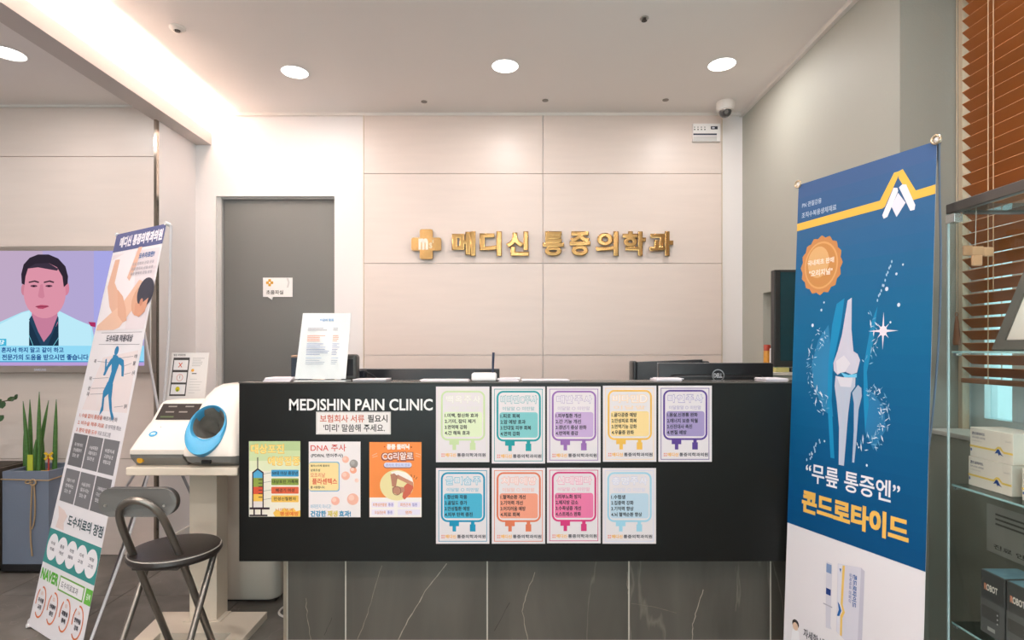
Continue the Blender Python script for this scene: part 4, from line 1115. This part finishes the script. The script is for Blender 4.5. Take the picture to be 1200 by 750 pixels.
# tunnel cut through the housing
d = Vector((.10, .80, -.42)).normalized()
c0 = Vector((cx - .025, 2.2, Zt + .168))
cut = MB().lathe([(0, -.2), (.066, -.2), (.066, .25), (0, .25)], c0, 32, d.to_track_quat('Z', 'Y').to_matrix().to_4x4()).build('cutter', HW, t)
md = body.modifiers.new('b', 'BOOLEAN'); md.object = cut; md.operation = 'DIFFERENCE'; md.solver = 'EXACT'
bpy.context.view_layer.update()
dg = bpy.context.evaluated_depsgraph_get()
nm = bpy.data.meshes.new_from_object(body.evaluated_get(dg))
body.modifiers.clear(); body.data = nm
bpy.data.objects.remove(cut)
fl_ = Matrix.Diagonal((1, 1, 1, 1))
rq = d.to_track_quat('Z', 'Y').to_matrix().to_4x4()
# oval blue ring following the slanted face
u = Vector((1, -.08, 0)).normalized()
nrm = Vector((.10, -.86, .50)).normalized()
v = nrm.cross(u).normalized()
u = v.cross(nrm).normalized()
if v.z < 0: v = -v
cr = Vector((cx - .026, 2.19, Zt + .150))
def oval(ru, rv, off, n=40, sh=0): return [cr + u * (ru * math.cos(2 * math.pi * k / n)) + v * (rv * math.sin(2 * math.pi * k / n) + sh) + nrm * off for k in range(n)]
BLUE = M('4aa6d2', .3, 0, .03)
bm = bmesh.new()
rg = [oval(.066, .100, -.035, sh=-.010), oval(.075, .106, .0, sh=-.010), oval(.074, .104, .012, sh=-.010), oval(.069, .091, .018), oval(.062, .074, .016, sh=.014), oval(.058, .067, .006, sh=.018), oval(.056, .064, -.03, sh=.018)]
RV = [[bm.verts.new(q) for q in r] for r in rg]
for A, Bq in zip(RV, RV[1:]):
    for k in range(40): bm.faces.new((A[k], A[(k + 1) % 40], Bq[(k + 1) % 40], Bq[k]))
mb = MB(); mb.add(bm); mb.build('blue_ring', BLUE, t, smooth=True)
bm = bmesh.new()
rg = []
for k, (ru, rv, off) in enumerate(((.058, .067, .004), (.054, .062, -.02), (.048, .056, -.06), (.034, .042, -.10), (.012, .02, -.13))):
    o_ = oval(ru, rv, off, sh=.018)
    rg.append([bm.verts.new(q + v * (.006 * math.sin(5 * i * 2 * math.pi / 40 + k)) + u * (.005 * math.cos(4 * i * 2 * math.pi / 40 - k)) if k else q) for i, q in enumerate(o_)])
for A, Bq in zip(rg, rg[1:]):
    for k in range(40): bm.faces.new((A[k], A[(k + 1) % 40], Bq[(k + 1) % 40], Bq[k]))
bm.faces.new(rg[-1])
mb = MB(); mb.add(bm); mb.build('cuff_fabric', M('827b73', .5, 0, .4, 26, .8, 40, (1, 1, 1)), t, smooth=True, label='wrinkled grey cuff fabric inside the ring')
MB().box(cx - .03, cx + .005, 2.150, 2.16, Zt + .016, Zt + .03, .001).build('port', M('161414', .4), t, label='small black front slot')
# information sheet
t = thing('information_sheet', 'white instruction sheet in an acrylic holder behind the blood pressure monitor', 'notice', (-1.40, 2.585, ZS))
IY = 2.59
iq = [(194.5, 470), (240, 470), (245, 413.5), (201.5, 413.5)]
MB().prism([P(x, y, IY) for x, y in iq], (0, .003, 0)).build('sheet', ink('ebe4e0'), t)
a = P(200, 470, IY); b = P(236, 470, IY)
MB().box(a.x, b.x, IY, IY + .003, ZS, a.z).box(a.x, b.x, IY - .004, IY + .008, ZS + .0005, ZS + .006).build('holder', M('dcdcdc', .2), t)
def imap(x, y, h): return P(x + (470 - y) * .12, y, IY) + Vector((0, -h, 0))
p = Print(imap, .0004)
K = '4c4644'
p.rect(197.5, 419, 216.5, 464, K, 1)
for k, y in enumerate((422, 436.2, 450.5)):
    p.rect(198.7, y, 215.3, y + [11.5, 12, 11.5][k], 'efe8e6', 2)
p.line(204.5, 425, 208.5, 430.5, .9, 'd4604a', 3); p.line(208.5, 425, 204.5, 430.5, .9, 'd4604a', 3.3)
p.ring(ell(207.5, 442.5, 3.8, 4.2, 20), ell(207.5, 442.5, 3.2, 3.6, 20), 'd98a76', 3); p.line(207.5, 439.5, 207.5, 443.5, .6, '8f6a60', 3)
p.poly(ell(206.5, 456, 2.6, 3, 16), 'd3c022', 3); p.poly(ell(206.5, 457.5, 1, 1.4, 10), '6f8a3a', 4)
p.text('혈압 측정방법', 197, 414.8, 211, 417.3, '7c7672', 1, .02)
for k in range(5): p.rect(220, 419.5 + 2.2 * k, 229 + rnd.uniform(0, 5), 420.2 + 2.2 * k, 'b8b2ae', 1)
p.poly(ell(221.5, 434, 1.8, 1.8, 14), 'e8a33c', 1); p.rect(221, 437.2, 226.5, 438.3, '5c5654', 1)
for k in range(6): p.rect(219.5, 444 + 3.2 * k, 226 + rnd.uniform(0, 8), 444.6 + 3.2 * k, 'cdc7c3', 1)
p.build('print', t)

# ------------------------------------------------------------------ folding chair
t = thing('folding_chair', 'folding chair with a round black seat and grey tubular legs before the cream stand', 'chair', (-1.25, 2.0, 0))
TUBE = M('8a847d', .28, .85, .05, 6); VIN = M('2c2522', .35, 0, .12, 14, .2, 150); PAD = M('6c6a67', .4)
sc_ = Vector((-1.237, 2.04, .455))
prof = [(0, -.018), (.13, -.018), (.147, -.012), (.154, 0), (.152, .012), (.145, .019), (.12, .022), (0, .024)]
MB().lathe(prof, sc_, 48).build('seat', VIN, t, smooth=True)
MB().tube([sc_ + Vector((.1495 * math.cos(2 * math.pi * k / 48), .1495 * math.sin(2 * math.pi * k / 48), .014)) for k in range(48)], .0022, 6, closed=True).build('seat_piping', M('b0aaa2', .4), t, smooth=True)
MB().box(-1.325, -1.165, 1.93, 2.13, .428, .443, .003).build('seat_frame', M('55504c', .4, .4), t)
xl, xr_ = -1.337, -1.172
def bt(x): return [(x, 1.86, .66), (x, 1.97, .44), (x, 2.145, .10), (x, 2.19, .012)]
arch = [(xl, 2.19, .012), (xl, 2.10, .19), (xl, 1.975, .44), (xl + .004, 1.89, .60), (xl + .015, 1.865, .655), (xl + .045, 1.85, .688), ((xl + xr_) / 2, 1.845, .698), (xr_ - .045, 1.85, .688), (xr_ - .015, 1.865, .655), (xr_ - .004, 1.89, .60), (xr_, 1.975, .44), (xr_, 2.10, .19), (xr_, 2.19, .012)]
MB().tube(arch, .0125, 12, smooth=2).build('back_loop', TUBE, t, smooth=True)
for x0_, x1_ in ((-1.375, -1.375), (-1.135, -1.135)):
    MB().tube([(x0_, 2.12, .435), (x0_, 2.10, .40), (x1_, 1.93, .13), (x1_, 1.85, .012)], .0115, 12, smooth=1).build('leg', TUBE, t, smooth=True)
MB().tube([(-1.375, 2.12, .435), (-1.135, 2.12, .435)], .0115, 10).build('crossbar', TUBE, t, smooth=True)
MB().tube([(-1.375, 1.89, .075), (-1.135, 1.89, .075)], .009, 10).build('crossbar', TUBE, t, smooth=True)
MB().tube([(xl, 2.175, .045), (xr_, 2.175, .045)], .009, 10).build('crossbar', TUBE, t, smooth=True)
for x in (xl, xr_, -1.375, -1.135):
    y = 2.19 if x in (xl, xr_) else 1.85
    MB().cyl((x, y, 0), (x, y, .03), .0155).build('rubber_foot', M('1e1c1b', .6), t, smooth=True)
# backrest: rounded board curved around the sitter
bm = bmesh.new()
cxb, zb_ = -1.272, .682
outl = []
for x, z in rr(-.132, -.05, .132, .046, .046, 8): outl.append((x, z))
def bx(x, z, off): return Vector((cxb + x, 1.872 + off + .28 * x * x * 0 - 1.1 * x * x * -.55, zb_ + z))
fr0 = [bm.verts.new(bx(x, z, 0)) for x, z in outl]; bk0 = [bm.verts.new(bx(x, z, .006)) for x, z in outl]
pd = [bm.verts.new(bx(x * .97, z * .95, .03)) for x, z in outl]
n = len(outl)
def strip(A, Bq):
    for k in range(n): bm.faces.new((A[k], A[(k + 1) % n], Bq[(k + 1) % n], Bq[k]))
strip(fr0, bk0)
def cap(A, flip):
    # fill with vertical strips between matching points
    h_ = n // 2
    vs = A
    bm.faces.new(vs if not flip else vs[::-1])
cap(fr0, False); cap(bk0, True)
for v_ in pd: bm.verts.remove(v_)
mb = MB(); mb.add(bm); mb.build('back_plate', PAD, t)
bm = bmesh.new()
A0 = [bm.verts.new(bx(x, z, .0065)) for x, z in outl]; A1 = [bm.verts.new(bx(x * 1.0, z * 1.0, .024)) for x, z in outl]; A2 = [bm.verts.new(bx(x * .93, z * .88, .032)) for x, z in outl]
strip(A0, A1); strip(A1, A2); cap(A0, False); cap(A2, True)
mb = MB(); mb.add(bm); mb.build('back_pad', M('2f2b29', .4, 0, .1, 10, .2, 120), t, smooth=True)
for x in (-.105, .095): MB().cyl((cxb + x, 1.872 + .6 * x * x, zb_ - .012), (cxb + x, 1.868 + .6 * x * x, zb_ - .012), .004).build('screw', M('c8c4be', .3, .8), t, smooth=True)

# ------------------------------------------------------------------ air purifier behind the stand
t = thing('air_purifier', 'beige-white air purifier behind the cream stand at the counter end', 'air purifier', (-1.25, 2.76, 0))
def pr_r(z, g=0): return [(x, y, z) for x, y in rr(-1.40 + g, 2.62 + g, -1.105 - g, 2.9 - g, .05, 6)]
MB().loft([pr_r(.012, .01), pr_r(.03), pr_r(.6), pr_r(.625, .012)]).build('housing', M('cfc5b8', .4, 0, .02), t, smooth=True)
MB().box(-1.38, -1.125, 2.64, 2.88, 0, .013).build('foot', M('2c2926', .5), t)
for k in range(6): MB().box(-1.36, -1.145, 2.67 + .035 * k, 2.685 + .035 * k, .625, .629).build('vent_slat', M('6f6a64', .5), t)
t = thing('power_cable', 'white cable looped on the floor beside the counter plinth', 'cable', (-1.03, 2.6, 0))
MB().tube([(-1.10, 2.80, .05), (-1.05, 2.78, .008), (-1.0, 2.68, .0055), (-1.06, 2.58, .0055), (-1.06, 2.50, .0055), (-.99, 2.46, .0055), (-.935, 2.46, .0055)], .005, 8, smooth=3).build('cord', M('d8d2ca', .5), t, smooth=True)
t = thing('monitor_cable', 'dark cable from the stand top down towards the counter', 'cable', (-1.1, 2.5, .6))
MB().tube([(-1.17, 2.5, ZS - .034), (-1.14, 2.5, .66), (-1.10, 2.5, .58), (-1.04, 2.5, .50), (-1.0, 2.49, .3), (-.98, 2.5, .006), (-.95, 2.52, .006)], .004, 8, smooth=2).build('cord', M('3a3733', .5), t, smooth=True)

# ------------------------------------------------------------------ planters
t = thing('planter', 'blue-grey square planter tied with a cord bow below the television', 'planter', (-2.6, 3.09, 0))
POT = M('71798a', .6, 0, .06, 8, .4, 80)
X0, X1, Y0_, Y1_ = -2.725, -2.478, 2.966, 3.205
zt = .545
MB().box(X0, X1, Y0_, Y0_ + .018, .05, zt).box(X0, X1, Y1_ - .018, Y1_, .05, zt).box(X0, X0 + .018, Y0_ + .018, Y1_ - .018, .05, zt).box(X1 - .018, X1, Y0_ + .018, Y1_ - .018, .05, zt).box(X0 + .018, X1 - .018, Y0_ + .018, Y1_ - .018, .05, .07).build('pot', POT, t)
MB().box(X0 - .005, X1 + .005, Y0_ - .005, Y1_ + .002, .012, .05, .003).build('base', M('1d1c1f', .5), t, label='black rolling base')
for x in (X0 + .03, X1 - .03):
    for y in (Y0_ + .03, Y1_ - .03): MB().cyl((x - .01, y, .012), (x + .01, y, .012), .012).build('castor', M('111111', .5), t, smooth=True)
MB().box(X0 + .018, X1 - .018, Y0_ + .018, Y1_ - .018, .5, .515).build('soil', M('6d665c', .9, 0, .3, 60, .8, 90), t)
zr = .50
ROPE = M('a98d6c', .8, 0, .15, 200, .6, 300)
g = .004
MB().tube([(X0 - g, Y0_ - g, zr + .004), (-2.56, Y0_ - g, zr), (X1 + g, Y0_ - g, zr - .002), (X1 + g, Y1_ + g, zr + .01), (X0 - g, Y1_ + g, zr + .01)], .0035, 8, closed=True).build('rope', ROPE, t, smooth=True)
kx = P(40, 568, Y0_).x
MB().tube([(kx + .016 * math.cos(a * .6), Y0_ - .008, zr - .012 + .016 * math.sin(a * .6)) for a in range(11)], .004, 8, closed=True).tube([(kx, Y0_ - .009, zr - .01), (kx - .03, Y0_ - .009, zr - .02), (kx - .045, Y0_ - .008, zr - .008), (kx - .02, Y0_ - .008, zr)], .0035, 8, smooth=2) \
    .tube([(kx - .004, Y0_ - .007, zr - .02), (kx - .012, Y0_ - .007, .35), (kx - .015, Y0_ - .007, .2), (kx - .004, Y0_ - .008, .095)], .0035, 8, smooth=2) \
    .tube([(kx + .006, Y0_ - .007, zr - .02), (kx + .012, Y0_ - .007, .35), (kx + .006, Y0_ - .007, .27), (kx - .006, Y0_ - .008, .24)], .0035, 8, smooth=2).build('bow', ROPE, t, smooth=True)
GR = M('46702f', .45, 0, .35, 30, .2, 60, (1, 1, 4))
t = thing('snake_plant', 'upright cylindrical snake plant with pointed green spears in the blue-grey planter', 'plant', (-2.6, 3.08, .515))
def spear(xb, xt, yt, Yp, r=.012):
    b = P(xb, 0, Yp); e = P(xt, yt, Yp)
    pts = [Vector((b.x + (e.x - b.x) * s_ ** 1.2, Yp, .505 + (e.z - .505) * s_)) for s_ in [k / 8 for k in range(9)]]
    MB().tube(pts, lambda s_: max(.0012, r * (1 - .25 * s_) * (1 - s_ ** 5)), 10).build('leaf', GR, t, smooth=True)
for a in ((34, 27, 470, 3.05), (36, 35, 468, 3.1), (45, 46, 459, 3.04), (43, 57, 469, 3.08), (64, 66, 468, 3.06), (30, 29, 497, 3.12), (50, 49, 500, 3.12), (39, 42, 515, 3.02)): spear(*a)
def stick(name, label, cat, o): return thing(name, label, cat, o)
t = thing('toy_sign', 'small yellow X-shaped toy crossing sign stuck in the planter', 'toy sign', (P(57, 549, 3.01).x, 3.01, .515))
c_ = P(57, 534.5, 3.01)
MB().cyl((c_.x, 3.01, .515), (c_.x, 3.01, c_.z), .004).build('post', M('a83226', .5), t, smooth=True)
for s_ in (-1, 1): MB().obox(c_, .056, .006, .012, Matrix.Rotation(s_ * .75, 4, 'Y'), .001).build('arm', M('e8b92c', .4), t)
MB().box(c_.x - .035, c_.x + .03, 3.0, 3.006, .53, .543, .001).build('barrier', M('e0a42c', .4), t, label='yellow barrier bar'); MB().box(c_.x - .03, c_.x + .0, 2.99, 3.015, .515, .53, .003).build('foot', M('b03c2c', .5), t)
a = P(35, 546, 3.0)
solo('plant_label', MB().box(a.x - .014, a.x + .014, 3.0, 3.004, .505, P(0, 533, 3).z, .001), M('b9bf3c', .5), 'small yellow-green tag stuck in the soil before the spears', 'tag', (a.x, 3.0, .515))
# second planter, only its edge in view, with a leafy plant
t = thing('planter', 'dark brown planter cut off by the left edge of the photo', 'planter', (-2.92, 3.06, 0))
MB().box(-3.08, -2.748, 2.90, 3.18, .02, .56, .004).build('pot', M('4c4038', .55, 0, .1, 5), t)
MB().box(-3.06, -2.768, 2.92, 3.16, .56, .563).build('soil', M('453c33', .9, 0, .3, 60), t)
MB().box(-3.06, -2.77, 2.92, 3.16, 0, .02).build('base', M('151515', .6), t)
t = thing('leafy_plant', 'small-leaved green plant reaching in from the left edge over the planter', 'plant', (-2.92, 3.05, .563))
LF = M('3d5a34', .35, 0, .2, 12)
stems = [[(-2.92, 3.05, .56), (-2.90, 3.02, .75), (-2.84, 2.98, .90), P(17, 468, 2.95)], [(-2.92, 3.05, .56), (-2.95, 3.03, .72), (-2.90, 2.98, .84), P(4, 487, 2.95)], [(-2.92, 3.05, .56), (-3.0, 3.05, .75), (-3.05, 3.0, .92), P(-30, 460, 2.95)]]
lm = None
for st in stems:
    st = [Vector(q) for q in st]
    MB().tube(st, .003, 6, smooth=2).build('stem', M('5a5038', .6), t, smooth=True)
    for k in range(17):
        f = .4 + .6 * k / 16
        i = min(2, int(f * 3)); g_ = f * 3 - i
        q = st[i] * (1 - g_) + st[i + 1] * g_
        if lm is None:
            pts_ = [(0, -.003), (.010, -.010), (.024, -.011), (.036, -.005), (.041, 0), (.036, .005), (.024, .011), (.010, .010), (0, .003)]
            lo = MB().prism([(x, y, .03 * x * (1 - x / .04)) for x, y in pts_], (0, 0, .0012)).build('leaf', LF, t)
            lo.data.transform(Matrix.Translation(ORG[t])); lm = lo
        else:
            lo = lm.copy(); C.objects.link(lo)
        lo.location = q - ORG[t]
        s_ = rnd.choice((-1, 1))
        lo.rotation_euler = (math.pi / 2 + rnd.uniform(-.5, .5), rnd.uniform(-1.5, .3) + (0 if s_ > 0 else math.pi), rnd.uniform(-.4, .4))

# ------------------------------------------------------------------ venetian blind
t = thing('venetian_blind', 'brown wooden venetian blind hanging in the window on the right', 'blind', (1.735, 1.2, 2.6))
SL = M('a8602c', .4, 0, .12, 6, .1, 60, (6, 1, 6))
ang = math.radians(41)
sl = None
z = 1.115
k = 0
while z < 2.56:
    if sl is None:
        w_ = .0255
        rot = Matrix.Rotation(ang, 4, 'Y')
        mb = MB().obox(Vector((1.735, 1.18, z)), .051, 1.87, .0032, rot, .0012)
        sl = mb.build('slat', SL, t); z0_ = z
        sl.data.materials.append(M('cf9a70', .5))  # pale room-side edge: light caught from the window, put into the colour
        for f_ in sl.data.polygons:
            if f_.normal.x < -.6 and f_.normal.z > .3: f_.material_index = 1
    else:
        o = sl.copy(); C.objects.link(o); o.location = (0, 0, z - z0_)
    z += .0455
MB().box(1.71, 1.757, .24, 2.115, 1.072, 1.09, .003).build('bottom_rail', M('9c6a4c', .45), t)
MB().box(1.705, 1.758, .24, 2.12, 2.555, 2.6, .002).build('head_rail', SL, t)
for y in (1.99, 1.2, .5):
    MB().cyl((1.708, y, 1.075), (1.708, y, 2.56), .0016, seg=6).cyl((1.757, y, 1.075), (1.757, y, 2.56), .0016, seg=6).build('ladder_cord', M('d2b08c', .7), t)
for q in ((1.966, 1.4, 1.7), (1.966, 1.7, 2.5)):
    MB().cyl((1.706, q[0], q[1]), (1.706, q[0], q[2]), .0016, seg=6).build('lift_cord', M('c9a27c', .7), t)
MB().cyl((1.70, 2.12, 1.34), (1.70, 2.12, 2.56), .0015, seg=6).build('pull_cord', M('cdb79c', .7), t)
MB().lathe([(0, 1.215), (.011, 1.215), (.013, 1.225), (.007, 1.30), (.004, 1.325), (0, 1.325)], (1.70, 2.12, 0)).tube([Vector((1.70 + .006 * math.cos(a), 2.12, 1.332 + .008 * math.sin(a))) for a in [k_ * math.pi / 5 for k_ in range(10)]], .0014, 6, closed=True).build('tassel', M('8c5a3c', .4), t, smooth=True, label='brown wooden cord tassel')

# ------------------------------------------------------------------ glass showcase
t = thing('glass_showcase', 'tall glass display cabinet with a dark top frame in front of the window', 'display cabinet', (1.48, 1.1, 0))
GX0, GX1, GY0, GY1, GZ = 1.352, 1.60, .45, 1.722, 1.622
DKF = M('4c4642', .35)
MB().box(GX0 - .004, GX0 + .02, GY0, GY1 + .002, GZ - .004, GZ + .026, .002).box(GX1 - .02, GX1 + .004, GY0, GY1 + .002, GZ - .004, GZ + .026, .002) \
    .box(GX0 + .02, GX1 - .02, GY1 - .02, GY1 + .002, GZ - .004, GZ + .026).box(GX0 + .02, GX1 - .02, GY0, GY0 + .022, GZ - .004, GZ + .026).build('top_frame', DKF, t)
G = glass('eaf6f4', 1.0)
MB().box(GX0 + .02, GX1 - .02, GY0 + .02, GY1 - .02, GZ, GZ + .008).build('top_glass', G, t)
for nm_, q in (('front_pane', (GX0, GX0 + .006, GY0, GY1, .1, GZ - .004)), ('end_pane', (GX0 + .006, GX1, GY1 - .006, GY1, .1, GZ - .004)), ('back_pane', (GX1 - .006, GX1, GY0, GY1 - .006, .1, GZ - .004))):
    MB().box(*q).build(nm_, glass('fbfefd', .7), t)
EDG = M('c3dbdc', .12, 0, .05)
MB().box(GX0 - .001, GX0 + .004, GY1 - .004, GY1 + .001, .1, GZ - .004).box(GX1 - .003, GX1 + .001, GY1 - .004, GY1 + .001, .1, GZ - .004).build('glass_edge', EDG, t, label='pale green glass edge')
for z in (1.188, .778, .352):
    MB().box(GX0 + .008, GX1 - .008, GY0 + .01, GY1 - .008, z, z + .006).build('shelf', glass('eff9f8', .8), t)
    MB().box(GX0 + .007, GX0 + .0082, GY0 + .01, GY1 - .008, z, z + .006).build('shelf_edge', M('a9cccc', .15), t)
    for y in (GY1 - .02,):
        MB().box(GX0 + .0065, GX0 + .022, y - .008, y + .006, z - .008, z - .0002, .001).build('shelf_clip', M('c9c9c6', .25, .9), t)
MB().box(GX0 - .003, GX0 + .024, GY1 - .03, GY1 + .004, GZ - .034, GZ - .006, .002).build('corner_clamp', M('d8d6d2', .25, .8), t, label='silver corner clamp')
MB().box(GX0 - .004, GX1 + .004, GY0, GY1 + .004, 0, .1, .003).build('base', DKF, t)
# cross ornament hung on the end pane
t = thing('cross_ornament', 'small peach cross-shaped ornament hung inside the upper part of the glass cabinet', 'ornament', tuple(P(1143, 297, 1.70)))
mb = MB()
for x0_, y0_, x1_, y1_ in ((1127, 288, 1138, 300), (1150, 290, 1162, 301), (1137, 299, 1149, 312), (1136, 289, 1151, 300)):
    a, b = P(x0_, y0_, 1.70), P(x1_, y1_, 1.70); mb.box(a.x, b.x, 1.69, 1.70, b.z, a.z, .0045, 3)
mb.build('cross', M('dba982', .5), t, smooth=True)
MB().tube([P(1143, 288, 1.702), P(1144, 247, 1.702)], .001, 6).build('thread', M('d8d0c8', .5), t)
# leaning framed certificate
t = thing('picture_frame', 'dark framed white certificate leaning on the top glass shelf', 'picture frame', (1.43, 1.5, 1.194))
L_ = Vector((.1, 0, .245)).normalized(); N_ = Vector((-.245, 0, .1)).normalized()
b0 = Vector((1.425, 1.64, 1.1955))
def fq(y0, y1, s0_, s1_, off, th, mb):
    pts_ = [b0 + Vector((0, y0 - 1.64, 0)) + L_ * s0_ + N_ * off, b0 + Vector((0, y1 - 1.64, 0)) + L_ * s0_ + N_ * off, b0 + Vector((0, y1 - 1.64, 0)) + L_ * s1_ + N_ * off, b0 + Vector((0, y0 - 1.64, 0)) + L_ * s1_ + N_ * off]
    return mb.prism(pts_, N_ * -th)
mb = MB()
for q in ((1.64, 1.33, 0, .03), (1.64, 1.33, .30, .33), (1.64, 1.61, .03, .30), (1.36, 1.33, .03, .30)): fq(*q, .008, .016, mb)
mb.build('frame', M('57524b', .4), t)
fq(1.61, 1.36, .03, .30, .002, .006, MB()).build('certificate', ink('e9dcd2'), t)
MB().prism([b0 + Vector((.085, -.15, .002)), b0 + Vector((.09, -.15, .002)), b0 + L_ * .2 - N_ * .008 + Vector((0, -.15, 0))], (0, .03, 0)).build('strut', M('3b3733', .5), t)
# product cartons
def carton(label, y1, y0, z, xf=1.402, dx=0):
    t = thing('carton', label, 'box', (xf + .05, (y0 + y1) / 2, z), 'white product cartons on the middle glass shelf')
    H_ = .0885
    MB().box(xf, xf + .10, y0, y1, z, z + H_, .0012, 1).build('box', M('e9dccf', .5, 0, .02), t)
    def f(u, v, h): return Vector((xf - h - .0002, y1 + (y0 - y1) * u, z + H_ * (1 - v)))
    p = Print(f, .0003)
    p.rect(0, .60, .60, .665, 'ecc868'); p.rect(.80, .62, 1, .685, 'ecc868')
    p.poly([(.60, .60), (.67, .49), (.73, .49), (.80, .62), (.80, .685), (.70, .56), (.60, .665)], 'ecc868')
    p.poly([(.60, .74), (.66, .58), (.70, .58), (.75, .72), (.80, .78), (.71, .74), (.70, .80), (.67, .7)], '35508e', 2)
    p.text('콘드로타이드', .06, .14, .37, .24, '6a6478', 2, .03); p.text('조직수복용 생체재료', .06, .29, .38, .36, '8d8690', 2, .01); p.text('CONDROTIDE PLUS', .06, .42, .3, .46, 'b3aaa8', 2, 0)
    p.text('2.0ml/2%', .83, .25, .97, .31, 'b9afa8', 2, 0); p.poly(ell(.04, .76, .02, .05, 10), '6a78a8', 2)
    p.build('print', t)
carton('upper of the two stacked white cartons on the middle glass shelf', 1.698, 1.552, .8735)
carton('lower of the two stacked white cartons on the middle glass shelf', 1.704, 1.556, .7845)
carton('white carton right of the stacked pair on the middle glass shelf', 1.525, 1.38, .7845)
def dbox(label, y1, y0, z, xf=1.405):
    t = thing('box', label, 'box', (xf + .05, (y0 + y1) / 2, z), 'dark grey boxes on the lowest glass shelf')
    H_ = .184
    MB().box(xf, xf + .11, y0, y1, z, z + H_, .0012, 1).build('carton', M('4f4d4b', .4), t)
    MB().box(xf + .004, xf + .106, y0 + .004, y1 - .004, z + H_, z + H_ + .001).build('top_label', M('6f93a0', .4, 0, .4, 40), t)
    def f(u, v, h): return Vector((xf - h - .0002, y1 + (y0 - y1) * u, z + H_ * (1 - v)))
    p = Print(f, .0003)
    p.rect(0, .45, 1, 1, '6b6866'); p.rect(.05, .56, .8, .76, '57534f', 2)
    p.text('ROBOT', .16, .2, .72, .3, 'e6dcd2', 2, .04); p.text('R', .16, .2, .28, .3, 'd88a6c', 3, .04)
    for k_ in range(3): p.poly(ell(.72, .62 + .07 * k_, .03, .015, 8), 'c8c4c0', 3)
    p.rect(.3, .87, .62, .93, 'b9b4ae', 2)
    p.build('print', t)
dbox('left one of two dark grey boxes standing on the lowest glass shelf', 1.662, 1.582, .3585)
dbox('right one of two dark grey boxes on the lowest glass shelf, at the photo edge', 1.576, 1.496, .3585)
# notice taped to the sill front behind the cabinet
t = thing('notice_sheet', 'faint grey notice taped below the window sill behind the glass cabinet', 'notice', (1.6185, 1.76, .5))
MB().box(1.6175, 1.6195, 1.55, 1.89, .515, .675).build('paper', ink('cfccc4'), t)
p = Print(lambda u, v, h: Vector((1.6175 - h, 1.89 - .34 * u, .675 - .16 * v)), .0003)
for k_ in range(3): p.rect(.1, .15 + .1 * k_, .9, .19 + .1 * k_, '807d76')
p.text('진료 안내문입니다', .08, .8, .95, .9, '6d6a64', 1, .02); p.poly(ell(.45, .6, .05, .1, 12), '8fa9aa')
p.build('print', t)
# building across the street, seen through the window
t = thing('building', 'pale building with a bright window outside, seen through the window', 'building', (9, 8, -3))
MB().box(8.0, 12, 3, 16, -3, 1.35).build('facade', M('9fc3c8', .7), t)
for k_ in range(6):
    MB().box(7.95, 8.0, 4 + 1.8 * k_, 5 + 1.8 * k_, -.6, .9).build('window', M('e6f2f4', .3), t)
bpy.data.objects.remove(keep_o); bpy.data.curves.remove(keep_c)
